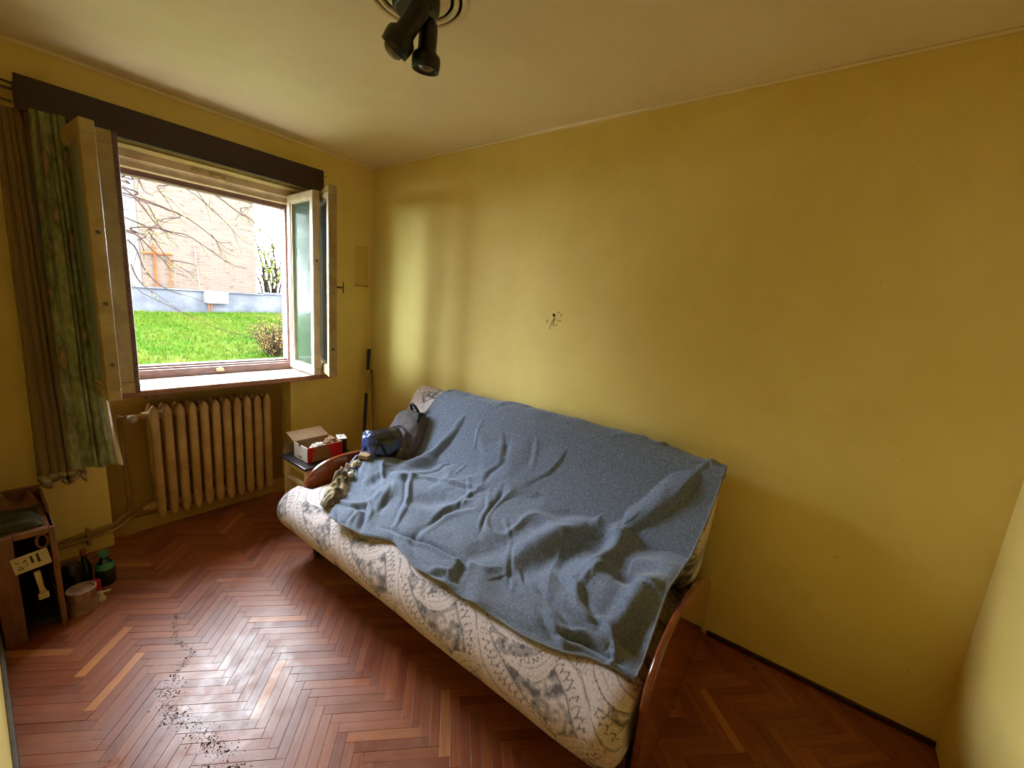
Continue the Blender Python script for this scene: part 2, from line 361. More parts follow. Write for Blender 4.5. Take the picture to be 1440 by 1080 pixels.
# near end corner: bare trim at the floor
ob('baseboard_left', MB().box(XL, XL+.012, -L, -.02, .0, .09), pm('grimy_grey_board', (92, 82, 66), (74, 64, 50), 14, .7, .4), label='grimy low board along the foot of the side wall', cat='baseboard', kind='structure', bevel=.003)
ob('baseboard_right', MB().box(-.012, 0, -L, -2.82, .012, .035), M_DARKWOOD, label='low dark wooden strip along the foot of the long wall', cat='baseboard', kind='structure', bevel=.003)

# floor ------------------------------------------------------------------
floor = ob('floor', MB().box(XL-.1, .1, -L-.1, WD, -.05, 0.0), M_DIRT, label='worn reddish herringbone parquet floor', cat='floor', kind='structure')
def parquet():
    LW, WW, T = .25, .0357, .010
    g = .0004; c = .0005
    def strip_mesh():
        a, b = LW/2-g, WW/2-g
        vs = [(-a, -b, 0), (a, -b, 0), (a, b, 0), (-a, b, 0), (-a, -b, T-c*.5), (a, -b, T-c*.5), (a, b, T-c*.5), (-a, b, T-c*.5),
              (-a+c, -b+c, T), (a-c, -b+c, T), (a-c, b-c, T), (-a+c, b-c, T)]
        fs = [(0, 1, 5, 4), (1, 2, 6, 5), (2, 3, 7, 6), (3, 0, 4, 7), (4, 5, 9, 8), (5, 6, 10, 9), (6, 7, 11, 10), (7, 4, 8, 11), (8, 9, 10, 11)]
        return vs, fs
    vs, fs = strip_mesh()
    me = make_mesh('parquet_block', vs, fs); uv = me.uv_layers.new(name='UVMap')
    for lp in me.loops: v = me.vertices[lp.vertex_index].co; uv.data[lp.index].uv = (v.x, v.y)
    me.materials.append(M_PARQ)
    pieces = []; r2 = math.sqrt(.5); ox = -1.41-.164; oy = -1.3
    for j in range(-18, 19):
        for k in range(-90, 90):
            for kind in (0, 1):
                p0 = k*WW + j*LW; q0 = k*WW - j*LW
                if kind == 0: pc, qc, ang = p0+LW/2, q0+WW/2, PI/4
                else: pc, qc, ang = p0+LW+WW/2, q0+WW-LW/2, 3*PI/4
                x = ox+(pc-qc)*r2; y = oy+(pc+qc)*r2
                e = (LW/2)*r2
                if x < XL-.1 or x > .1 or y < -L-.1 or y > .17+.1: continue
                pieces.append((x, y, ang))
    # keep pieces inside the room: cut by skipping those whose centre is outside, clip the rest by wall thickness
    pieces = [p for p in pieces if XL-.09 < p[0] < .09 and -L-.09 < p[1] < (.09 if not (NX0-.1 < p[0] < NX1+.1) else .16)]
    cam = Vector((-2.07, -3.02, 1.53)); fw = Vector((.792, .581, -.188))
    def vis(p):
        d = Vector((p[0], p[1], 0))-cam; z = d.dot(fw)
        if z < .2: return 1e9
        X = d.dot(Vector((.5915, -.806, 0)).normalized())/z
        Y = d.dot(Vector((.1, .15, .98)))/z
        hidden = (p[0] > -1.0 and -2.8 < p[1] < -.75)
        off = abs(X) > 1.3 or Y < -1.02
        return d.length + (50 if hidden or off else 0)
    pieces.sort(key=vis)
    for i, (x, y, a) in enumerate(pieces[:300]):
        o = bpy.data.objects.new('parquet_block', me); col.objects.link(o); o.parent = floor
        o.location = (x, y, random.uniform(-.0008, .0006)); o.rotation_euler = (random.uniform(-.002, .002), random.uniform(-.001, .001), a)
    V = []; F = []; UV = []
    base = np.array(vs)
    for x, y, a in pieces[300:]:
        c_, s_ = math.cos(a), math.sin(a); o = len(V)
        for p in vs: V.append((x+c_*p[0]-s_*p[1], y+s_*p[0]+c_*p[1], p[2]+random.uniform(-.0002, .0002)+0))
        for f in fs: F.append(tuple(i+o for i in f)); UV += [(vs[i][0], vs[i][1]) for i in f]
    m2 = make_mesh('parquet', V, F); uv = m2.uv_layers.new(name='UVMap')
    uv.data.foreach_set('uv', np.array(UV, dtype=np.float32).ravel()); m2.materials.append(M_PARQ)
    o = ob('parquet', m2, None, floor, kind='stuff')
parquet()
FZ = .010
# line of crumbled filler and dirt where the parquet has cracked
def crumbs():
    path = [(-1.61, -.86), (-1.66, -1.02), (-1.63, -1.16), (-1.72, -1.24), (-1.77, -1.38), (-1.73, -1.52), (-1.70, -1.66), (-1.69, -1.85)]
    mb = MB(); P = [Vector((a, b, 0)) for a, b in path]
    for i in range(len(P)-1):
        n = 110 if i < 3 else 260
        for _ in range(n):
            t = random.random(); p = P[i].lerp(P[i+1], t); s = abs(random.gauss(0, .0013))+.0007
            sp = .007 if i < 3 else .020
            x, y = p.x+random.gauss(0, sp), p.y+random.gauss(0, .01); a = random.random()*PI
            q = [(x+s*math.cos(a+k*PI*2/5)*random.uniform(.6, 1.4), y+s*math.sin(a+k*PI*2/5)*random.uniform(.6, 1.4), FZ) for k in range(5)]
            top = (x, y, FZ+s*.8)
            mb.add(q+[top], [(k, (k+1) % 5, 5) for k in range(5)])
    ob('dirt_crumbs', mb, M_DIRT, floor, kind='stuff', fix=False)
crumbs()

# paint marks on the window wall, cable hole in the long wall --------------------
pb = MB(); pb.box(-.345, -.045, -.004, .001, 1.985, 1.993); pb.box(-.12, -.112, -.004, .001, 1.993, 2.04)
ob('paint_ridge', pb, M_WALL, wall_back, bevel=.001)
ob('paint_patch', MB().box(-.16, -.045, -.0025, .001, 1.60, 1.90), pm('older_yellow_paint', (226, 194, 104), (216, 184, 96), 4, .6), wall_back, bevel=.001)
ob('paint_ridge', MB().box(-.165, -.045, -.006, .001, 1.585, 1.60), M_NICHE, wall_back, bevel=.002)
hb = MB(); hb.lathe([(.001, 0), (.008, 0), (.009, .001), (.001, .0025)], 12, Matrix.Translation((0, -1.762, 1.498)) @ Matrix.Rotation(-PI/2, 4, 'Y'))
ob('cable_hole', hb, M_HOLE, wall_right)
ob('cable_stub', MB().tube([(-.003, -1.765, 1.49), (-.006, -1.770, 1.483), (-.005, -1.762, 1.470), (-.005, -1.752, 1.455), (-.004, -1.750, 1.438)], .0016, 6), M_DIRT, wall_right)
pt = MB()
for (y, z, a, b, s) in [(-1.79, 1.515, .020, .006, .3), (-1.765, 1.46, .004, .03, 0), (-1.80, 1.47, .03, .004, .1), (-1.72, 1.46, .004, .02, 0), (-1.775, 1.44, .03, .005, -.2), (-1.742, 1.425, .004, .02, 0), (-1.81, 1.50, .003, .02, .1), (-1.73, 1.49, .004, .004, 0), (-1.83, 1.54, .004, .003, 0)]:
    pt.box(-.002, .001, -a/2, a/2, -b/2, b/2, Matrix.Translation((0, y, z)) @ Matrix.Rotation(s, 4, 'X'))
ob('chipped_plaster', pt, M_CREAM, wall_right, bevel=.001)
# scratch line hooks beside the cornice
ob('wall_hook', MB().tube([(-.46, 0, 2.315), (-.44, -.03, 2.315), (-.41, -.035, 2.32)], .003, 6), M_METAL, wall_back)

# ------------------------------------------------------------------ window
win = root('window_1', (-1.07, .1, .95), 'open double casement window with a view of a lawn and a brick house', 'window', kind='structure')
OX0, OX1, OZ0, OZ1 = -1.50, -.60, .975, 2.19   # outer frame, at y ~ .15
fr = MB(); fr.box(WX0, OX0, .10, .16, .93, 2.20); fr.box(OX1, WX1, .10, .16, .93, 2.20)
fr.box(OX0, OX1, .10, .16, 2.145, 2.20)
ob('window_frame', fr, M_FRAMEIN, win, bevel=.004)
f2 = MB(); f2.box(OX0, OX1, .125, .19, 2.105, 2.145); f2.box(OX0, OX1, .12, .135, 2.138, 2.150)
ob('head_rail', f2, M_FRAMEIN, win, bevel=.003)
f2 = MB(); f2.box(OX0, OX1, .175, .24, 2.075, 2.115); f2.box(OX0-.02, OX0+.03, .17, .24, .96, 2.11); f2.box(OX1-.012, OX1+.02, .16, .24, .96, 2.11)
ob('outer_frame', f2, M_FRAMEOUT, win, bevel=.003)
f2 = MB(); f2.box(OX0, OX1, .125, .15, .90, .985); f2.box(OX0, OX1, .15, .18, .90, .995); f2.box(OX0, OX1, .18, .24, .90, 1.005)
ob('bottom_rail', f2, M_FRAMEOUT, win, bevel=.004)
ob('rail_catch', MB().box(-1.09, -1.05, .105, .13, .955, .975).tube([(-1.07, .115, .96), (-1.07, .112, .985)], .008, 8), M_CREAM, win, bevel=.002)
lb = MB(); lb.lathe([(.001, 0), (.018, 0), (.018, .004), (.009, .006), (.008, .02), (.001, .022)], 16, Matrix.Translation((-1.15, .10, 2.165)) @ Matrix.Rotation(PI/2, 4, 'X'))
lb.box(-1.08, -.99, .092, .10, 2.155, 2.175); lb.tube([(-1.06, .09, 2.165), (-1.02, .085, 2.165)], .005, 8)
ob('latch', lb, M_CREAM, win, smooth=False)
# inner jamb linings and soffit of the opening
jb = MB(); jb.box(WX0-.001, WX0+.012, 0, .10, .93, 2.2); jb.box(WX1-.012, WX1+.001, 0, .10, .93, 2.2); jb.box(WX0, WX1, 0, .10, 2.188, 2.201)
ob('reveal_lining', jb, M_CREAM, win, bevel=.002)
# sill board
sb = MB(); sb.box(-1.70, -.45, -.17, .0, .905, .93); sb.box(-1.695, -.445, .0, .125, .905, .935)
sill = ob('window_sill', sb, M_SILL, win, bevel=.006)
ob('sill_nosing', MB().box(-1.705, -.445, -.180, -.166, .900, .932), M_SILLEDGE, sill, bevel=.005)
ob('sill_bracket', MB().box(-1.50, -1.36, -.12, .1, .862, .9), M_CARD, sill, bevel=.005)
pg = MB()
for (a, b, z) in [(-1.40, -1.12, .885), (-1.2, -.95, .878), (-1.0, -.78, .888)]: pg.box(a, b, -.07, .12, z, .905)
ob('rough_plaster', pg, M_PLASTER, sill, bevel=.012)

def casement(name, hinge, free, z0, z1, th, stile, m, label, handle=None, glass=M_DUSTY, side=1):
    h = Vector((hinge[0], hinge[1], 0)); f = Vector((free[0], free[1], 0)); d = (f-h); Lc = d.length; d.normalize()
    M = Matrix.Translation(h) @ Matrix(((d.x, -d.y, 0, 0), (d.y, d.x, 0, 0), (0, 0, 1, 0), (0, 0, 0, 1)))
    c = ob(name, rect_ring(0, Lc, z0, z1, stile, -th/2, th/2, fn=M), m, win, bevel=.004, label=label)
    ob('glazing_bead', rect_ring(stile-.001, Lc-stile+.001, z0+stile-.001, z1-stile+.001, .012, -th/2+.008, th/2-.008, fn=M), M_FRAMEIN, c)
    ob('pane', MB().box(stile, Lc-stile, -.002, .002, z0+stile, z1-stile, M), glass, c)
    return c, M, Lc
ci, Mi, Li = casement('casement', (-1.706, -.012), (-1.682, -.50), .962, 2.140, .048, .055, M_CREAM, 'inner leaf folded back against the curtain', glass=M_DUSTL)
co_, Mo, Lo = casement('casement', (-1.530, .08), (-1.606, -.30), .950, 2.165, .066, .055, M_CREAM, 'outer leaf beside the curtain')
cr, Mr, Lr = casement('casement', (-.60, .10), (-.622, -.29), .955, 2.155, .048, .045, M_FRAMEIN, 'outer leaf with green reflections', glass=M_DUSTG)
cr2, Mr2, Lr2 = casement('casement', (-.465, .0), (-.625, -.49), .975, 2.165, .05, .055, M_CREAM, 'inner leaf nearest the bare corner')
ob('darkening_strip', MB().box(Lo-.07, Lo+.002, .033, .050, .952, 2.163, Mo), M_FRAMEOUT, co_, bevel=.003, label='added dark strip on the lit leaf edge')  # dark strip added over the window-lit free edge of the leaf
ob('darkening_strip', MB().box(Lo-.20, Lo-.02, -.062, -.033, .952, 2.130, Mo), M_FRAMEOUT, co_, label='added dark strip on the lit leaf edge')  # added dark filler, puts shade into the bright gap between the leaves
def screw(parent, M, Lc, z, m=M_METAL):
    b = MB(); b.lathe([(.001, 0), (.009, 0), (.009, .004), (.004, .006), (.004, .010), (.001, .011)], 10, M @ Matrix.Translation((Lc, 0, z)) @ Matrix.Rotation(PI/2, 4, 'Y'))
    ob('lock_screw', b, m, parent)
screw(ci, Mi, Li, 1.70); screw(ci, Mi, Li, 1.13); screw(cr, Mr, Lr, 1.72); screw(cr2, Mr2, Lr2, 1.16); screw(ci, Mi, Li, 1.4)
# T-shaped turn handle on the face of the inner right-hand leaf
hm = MB(); p = Mr2 @ Vector((Lr2-.03, .025, 1.56)); nx = (Mr2.to_3x3() @ Vector((0, 1, 0)))
hm.tube([p, p+nx*.045], .006, 8); q = p+nx*.045; hm.tube([q+Vector((0, 0, -.035)), q+Vector((0, 0, .035))], [.004, .004], 8)
ob('turn_handle', hm, M_METAL, cr2, smooth=True)

# ------------------------------------------------------------------ curtain cornice, curtain, net
cor = root('curtain_cornice', (-1.15, -.05, 2.19), 'long dark brown curtain cornice board above the window', 'curtain cornice')
ob('front_board', MB().box(-1.832, -.470, -.112, -.092, 2.190, 2.333), M_CORNICE, cor, bevel=.003)
ob('top_board', MB().box(-1.825, -.475, -.092, 0, 2.313, 2.331), M_CORNICE, cor, bevel=.002)
ob('end_board', MB().box(-.488, -.471, -.092, 0, 2.195, 2.313), M_CORNICE, cor)
ob('end_board', MB().box(-1.831, -1.814, -.092, 0, 2.195, 2.313), M_CORNICE, cor)
ob('curtain_rail', MB().tube([(-1.90, -.045, 2.28), (-.50, -.045, 2.28)], .006, 8), M_METAL, cor)
ob('wall_bracket', MB().tube([(-2.0, -.02, 2.345), (-1.90, -.045, 2.31), (-1.83, -.06, 2.30)], .005, 8).tube([(-1.93, -.03, 2.28), (-1.90, -.045, 2.235), (-1.84, -.06, 2.225)], .005, 8), M_METAL, cor)

def curtain(name, xs_top, xs_bot, ztop, zbot, y0, amp, folds, m, label, seed, ybot=0., hemvar=.01):
    nu, nv = 220, 70
    u = np.linspace(0, 1, nu)[:, None]; v = np.linspace(0, 1, nv)[None, :]
    x = (xs_top[0]+(xs_top[1]-xs_top[0])*u)*(1-v) + (xs_bot[0]+(xs_bot[1]-xs_bot[0])*u)*v + 0*u
    zb = zbot + hemvar*np.sin(u*folds*2*PI*.5+1) - (zbot if False else 0)
    z = ztop*(1-v)+zb*v
    ph = u*folds*2*PI + .8*np.sin(v*2.2+seed) + .7*np.sin(u*9+seed)
    a = amp*(.55+.45*v)*(1+.35*np.sin(u*14+seed*2))
    y = y0 + ybot*v + a*np.sin(ph) + .25*a*np.sin(2.3*ph+1+v*2) + .012*np.sin(v*7+u*5)
    x = x + .4*a*np.cos(ph)
    P = np.stack([x, y+0*z, z+0*x], -1); V, F = from_grid(P)
    me = make_mesh(name, V, F); uvl = me.uv_layers.new(name='UVMap')
    li = np.zeros(len(me.loops), dtype=np.int32); me.loops.foreach_get('vertex_index', li)
    UV = np.stack([(u*1.1+0*v).ravel(), (v*1.6+0*u).ravel()], -1)[li]; uvl.data.foreach_set('uv', UV.astype(np.float32).ravel())
    me.materials.append(m)
    return me
cr_ = root('floral_curtain', (-1.72, -.2, .62), 'gathered green floral curtain hanging in front of the open window leaf', 'curtain')
ob('drape', curtain('drape', (-1.80, -1.70), (-1.83, -1.675), 2.20, .60, -.14, .030, 5, M_CURT, '', 1.3, ybot=-.14), None, cr_, smooth=True)
ob('lining_edge', curtain('lining_edge', (-1.705, -1.69), (-1.682, -1.655), 1.0, .60, -.33, .008, 1, M_WHITEPL, '', .3), None, cr_, smooth=True)
nc = root('net_curtain', (-1.85, -.08, .47), 'thin brown translucent net curtain bunched against the wall beside the window', 'curtain')
ob('net', curtain('net', (-1.90, -1.80), (-1.93, -1.76), 2.20, .47, -.07, .020, 5, M_NET, '', 2.1, hemvar=.02), None, nc, smooth=True)
ob('lace_hem', curtain('lace_hem', (-1.93, -1.76), (-1.93, -1.76), .53, .49, -.082, .020, 5, M_CARDLIGHT, '', 2.1, hemvar=.02), None, nc, smooth=True)
nc.children[1].scale = (1, 1, 1)

# ------------------------------------------------------------------ radiator and pipes
rad = root('radiator', (-1.15, .05, .1), 'cream cast-iron column radiator under the window sill', 'radiator')
def section(x):
    mb = MB()
    prof = [(.40, .002), (.78, .014), (1., .040), (1., .645), (.82, .668), (.45, .684)]
    def col_(yc, w_, d_, z0, tip):
        st = [(.12, z0-.004)] + [(s, z0+z) for s, z in prof] + [(.12, z0+.695)]
        n = 12; vs = []
        for s, z in st:
            for k in range(n):
                a = 2*PI*k/n; cx, sy_ = math.cos(a), math.sin(a)
                e = .5; X = math.copysign(abs(cx)**e, cx)*w_*s; Y = math.copysign(abs(sy_)**e, sy_)*d_*(.6+.4*s)
                vs.append((x+X, yc+Y, z))
        fs = []
        for i in range(len(st)-1):
            for k in range(n): fs.append((i*n+k, i*n+(k+1) % n, (i+1)*n+(k+1) % n, (i+1)*n+k))
        fs += [tuple(range(n))[::-1], tuple((len(st)-1)*n+k for k in range(n))]
        mb.add(vs, fs)
    col_(-.005, .0215, .024, .105, 0); col_(.085, .0195, .022, .098, 0)
    mb.box(x-.014, x+.014, .0, .08, .13, .21); mb.box(x-.014, x+.014, .0, .08, .69, .765)
    return mb
x0r, x1r = -1.452, -.842
for i in range(11):
    ob('radiator_section', section(x0r+(x1r-x0r)*i/10), M_RAD, rad, smooth=True)
ob('hub_tube', MB().tube([(-1.50, .04, .735), (-.83, .04, .735)], .024, 12), M_RAD, rad, smooth=True)
ob('hub_tube', MB().tube([(-1.50, .04, .165), (-.83, .04, .165)], .024, 12), M_RAD, rad, smooth=True)
ob('valve', MB().lathe([(.001, 0), (.014, 0), (.014, .03), (.008, .035), (.001, .036)], 12, Matrix.Translation((-1.50, .04, .165)) @ Matrix.Rotation(-PI/2, 4, 'Y')), M_RAD, rad)
vk = MB(); vk.lathe([(.001, 0), (.021, 0), (.024, .012), (.022, .03), (.014, .04), (.001, .042)], 16, Matrix.Translation((-1.545, .02, .735)) @ Matrix.Rotation(PI/2, 4, 'X'))
ob('valve_knob', vk, M_WHITEPL, rad, smooth=True, label='pale round valve knob')
ob('valve_body', MB().tube([(-1.56, .05, .735), (-1.49, .04, .735)], .013, 10), M_RAD, rad, smooth=True)
pp = root('heating_pipe', (-1.6, .1, .13), 'thin painted heating pipe running down from the radiator and along the wall', 'pipe')
ob('pipe', MB().tube([(-1.59, .06, .75), (-1.585, .07, .5), (-1.58, .08, .20), (-1.585, .07, .165), (-1.62, .04, .15), (-1.665, -.015, .142), (-1.70, -.02, .140), (-2.11, -.02, .105)], .011, 10), M_PIPE, pp, smooth=True)
ob('pipe', MB().tube([(-1.50, .05, .15), (-1.57, .06, .13), (-1.64, .0, .115), (-1.67, -.022, .112), (-2.11, -.022, .075)], .009, 10), M_PIPE, pp, smooth=True)
ob('pipe', MB().tube([(-1.56, .05, .735), (-1.585, .055, .735), (-1.592, .06, .72)], .012, 10), M_PIPE, pp, smooth=True)
ob('pipe_clip', MB().box(-1.78, -1.765, -.034, .0, .06, .16), M_PIPE, pp, bevel=.003)

# ------------------------------------------------------------------ sofa
GR = np.array(s2l((160, 152, 156))[:3]); DK = np.array(s2l((110, 104, 108))[:3]); CRM = np.array(s2l((218, 204, 206))[:3]); MID = np.array(s2l((190, 177, 179))[:3])
def leaf_print(uv):
    "flat printed pattern of overlapping feathery leaves; uv in metres"
    S = .44; p = uv.copy(); out = np.tile(GR, (len(uv), 1))
    nz = np.stack([uv[:, 0], uv[:, 1], 0*uv[:, 0]], -1)
    sp = vnoise(nz, 45.)+.8*vnoise(nz, 95.)
    out[sp > .12] = MID; out[sp > .34] = CRM; out[sp < -.26] = DK
    wob = .010*vnoise(nz, 22.)
    leaves = [(.02, .03, 2.35, .36, .085, 1), (.25, .12, 2.8, .36, .095, -1), (.10, .27, 2.15, .33, .085, 1), (.33, .34, 2.65, .36, .090, -1), (.19, .0, .8, .22, .05, 1), (.41, .20, 1.2, .22, .055, -1)]
    for (cx, cy, an, ln, wd, fl) in leaves:
        for du in (-S, 0, S):
            for dv in (-S, 0, S):
                u = ((p[:, 0]) % S) - cx - du; v = ((p[:, 1]) % S) - cy - dv
                c, s = math.cos(an), math.sin(an)
                a = (u*c+v*s); b = (-u*s+v*c)*fl; t = a/ln+.5
                arc = np.sin(np.clip(t, 0, 1)*PI)
                b = b - .065*arc + .03 + wob                     # strongly curved midrib
                ok = (t > 0) & (t < 1)
                hw = wd*arc**.6*(1-.45*t)
                ins = ok & (np.abs(b) < hw)
                if not ins.any(): continue
                r = np.abs(b)/np.maximum(hw, 1e-6)
                cc = np.tile(CRM, (len(u), 1))
                lower = b < 0
                saw = np.abs(((t*15 - r*.9 + 9*wob/.01*.05) % 1)-.5)*2
                jag = lower & (r > .30+.35*saw) & (r < .86)
                cc[jag & (r < .40+.35*saw)] = DK                # jagged feather edge
                cc[jag & (saw > .84)] = DK
                cc[lower & (r >= .86)] = MID
                up = (~lower) & (saw > .86) & (r > .35) & (r < .8); cc[up] = MID
                cc[(~lower) & (np.abs(r-.62) < .035)] = MID
                cc[(r < .05)] = GR
                cc[r > .95] = DK
                out[ins] = cc[ins]
    return out
def set_print(me, cols):
    a = me.color_attributes.new('print', 'FLOAT_COLOR', 'POINT')
    a.data.foreach_set('color', np.concatenate([cols, np.ones((len(cols), 1))], 1).astype(np.float32).ravel())
def resample(poly, n, closed=True):
    P = np.array(poly, float)
    if closed: P = np.vstack([P, P[:1]])
    # chaikin smoothing
    for _ in range(3):
        Q = P[:-1]; R_ = P[1:]
        A = .75*Q+.25*R_; B = .25*Q+.75*R_
        P = np.empty((len(A)*2, P.shape[1])); P[0::2] = A; P[1::2] = B
        if closed: P = np.vstack([P, P[:1]])
    d = np.r_[0, np.cumsum(np.linalg.norm(np.diff(P, axis=0), axis=1))]
    t = np.linspace(0, d[-1], n, endpoint=not closed)
    return np.stack([np.interp(t, d, P[:, k]) for k in range(P.shape[1])], -1), t
def padded(name, sec, yfar, ynear, step, parent, label=None, puff=.006, uoff=0., endr=.04, nz_amp=.004):
    n = int(2.6/step) if False else max(60, int(2.2/step))
    C, arc = resample(sec, n); cen = C.mean(0)
    m = int(abs(-2.0)/step)
    s = np.linspace(0, 1, m); e = .5-.5*np.cos(np.clip(s, 0, 1)*PI) * 1.0
    s = .85*s+.15*e
    rows = []
    for q in s:
        yf = yfar(C[:, 0]) if callable(yfar) else np.full(len(C), yfar); yn = np.full(len(C), ynear)
        y = yf+(yn-yf)*q
        de = np.minimum(np.abs(y-yf), np.abs(yn-y)); k = np.clip(de/endr, 0, 1); k = np.sqrt(1-(1-k)**2)
        sh = 1-(1-k)*.16
        X = cen[0]+(C[:, 0]-cen[0])*(1-(1-k)*.16); Z = cen[1]+(C[:, 1]-cen[1])*(.70+.30*k)
        rows.append(np.stack([X, y, Z], -1))
    P = np.array(rows)
    pn = vnoise(P.reshape(-1, 3), 7.).reshape(P.shape[:2])
    out = np.stack([C[:, 0]-cen[0], 0*C[:, 0], C[:, 1]-cen[1]], -1); out /= np.linalg.norm(out, axis=1)[:, None]
    P = P+out[None]*(pn[..., None]*2*nz_amp)
    # button-less seams: slight channels across the length
    V, F = from_grid(P, closed=True)
    F = F.tolist(); F.append(list(range(n))[::-1]); F.append([(m-1)*n+k for k in range(n)])
    me = make_mesh(name, V, F)
    uv = np.stack([P[..., 1], np.broadcast_to(arc[None], P.shape[:2])+uoff], -1).reshape(-1, 2)
    set_print(me, leaf_print(uv)); me.materials.append(M_FABRIC)
    import bmesh
    b = bmesh.new(); b.from_mesh(me); bmesh.ops.recalc_face_normals(b, faces=b.faces); b.to_mesh(me); b.free()
    return ob(name, me, None, parent, smooth=True, label=label)
sofa = root('sofa', (-.6, -1.8, FZ), 'leaf patterned sofa bed with curved varnished wooden armrests along the yellow wall', 'sofa')
SX = [(-1.115, .245), (-1.06, .195), (-.95, .19), (-.3, .21), (-.26, .30), (-.27, .415), (-.40, .428), (-.70, .434), (-.93, .436), (-1.05, .425), (-1.12, .375), (-1.135, .31)]
def yfar(x): return -.845+.10*np.clip((-.985-x)/.03, 0, 1)
padded('seat_cushion', SX, yfar, -2.768, .0042, sofa, endr=.075)
BX = [(-.30, .40), (-.42, .44), (-.43, .50), (-.37, .60), (-.26, .79), (-.205, .90), (-.16, .935), (-.11, .925), (-.085, .86), (-.13, .66), (-.22, .44)]
padded('back_cushion', BX, -.80, -2.775, .0055, sofa, endr=.05, uoff=.1)
ARM = [(-.975, FZ), (-.985, .20), (-.995, .33), (-.992, .41), (-.970, .475), (-.925, .520), (-.86, .548), (-.76, .562), (-.66, .560), (-.54, .543), (-.42, .512), (-.30, .468), (-.18, .41), (-.08, .35), (-.02, .30), (-.02, FZ+.08), (-.06, FZ)]
P_arm, _ = resample(ARM, 90)
for ya, yb in ((-.800, -.828), (-2.782, -2.806)):
    a = ob('armrest', MB().prism([tuple(p) for p in P_arm], ya, yb, lambda p, q, t: (p, t, max(q, FZ))), M_WOODARM, sofa, bevel=.007)
rb = MB(); rb.box(-1.0, -.97, -2.77, -.84, .12, .215); rb.box(-.95, -.2, -.86, -.84, .12, .2); rb.box(-.95, -.2, -2.77, -2.75, .12, .2); rb.box(-.25, -.22, -2.76, -.84, .12, .4)
ob('base_frame', rb, M_DARKWOOD, sofa, bevel=.004)
for (x, y) in ((-.965, -.90), (-.965, -2.70), (-.2, -.90), (-.2, -2.70)):
    ob('foot', MB().lathe([(.001, 0), (.016, 0), (.026, .11), (.001, .112)], 12, Matrix.Translation((x, y, FZ))), M_DARKWOOD, sofa)

# ------------------------------------------------------------------ blanket
#BLANKET_BEGIN
ROWS = np.array([
 # xL  xM  xR  yL  yR  zL  zM  zR
 [-.085, -.085, -.085, -1.135, -2.780, .885, .885, .85],
 [-.130, -.130, -.135, -1.130, -2.787, .952, .957, .925],
 [-.190, -.190, -.190, -1.075, -2.792, .915, .925, .900],
 [-.255, -.255, -.250, -1.020, -2.783, .80, .82, .80],
 [-.325, -.325, -.310, -1.000, -2.766, .67, .71, .68],
 [-.390, -.390, -.370, -.955, -2.752, .555, .61, .60],
 [-.460, -.470, -.450, -.900, -2.747, .535, .560, .585],
 [-.560, -.560, -.540, -.862, -2.744, .568, .525, .575],
 [-.660, -.650, -.630, -.872, -2.742, .580, .500, .570],
 [-.750, -.750, -.715, -.950, -2.742, .545, .480, .560],
 [-.840, -.840, -.790, -1.040, -2.745, .488, .468, .530],
 [-.930, -.920, -.855, -1.130, -2.747, .468, .462, .495],
 [-1.020, -.990, -.910, -1.200, -2.749, .458, .458, .465],
 [-1.090, -1.045, -.950, -1.262, -2.752, .447, .448, .445]])
FRONT_U = np.array([0, .16, .25, .385, .50, .69, .76, .85, .91, 1.]); FRONT_DX = np.array([0, .0, .055, .0, .0, .008, -.004, -.005, .01, 0])
def blanket_base(nu, nv):
    v = np.linspace(0, 1, nv); R = cat_rom(np.linspace(0, 1, len(ROWS)), ROWS, v)
    u = np.linspace(0, 1, nu)[:, None]
    wl = np.exp(-(u/.16)**2); wr = np.exp(-((1-u)/.17)**2)
    def mix(a, b, c): return b[None]*(1-wl-wr)+a[None]*wl+c[None]*wr
    x = mix(R[:, 0], R[:, 1], R[:, 2]); z = mix(R[:, 5], R[:, 6], R[:, 7]); y = R[:, 3][None]*(1-u)+R[:, 4][None]*u
    vv = v[None]
    x = x + np.interp(u, FRONT_U, FRONT_DX)*np.clip((vv-.7)/.3, 0, 1)**2
    return np.stack([x, y, z], -1)
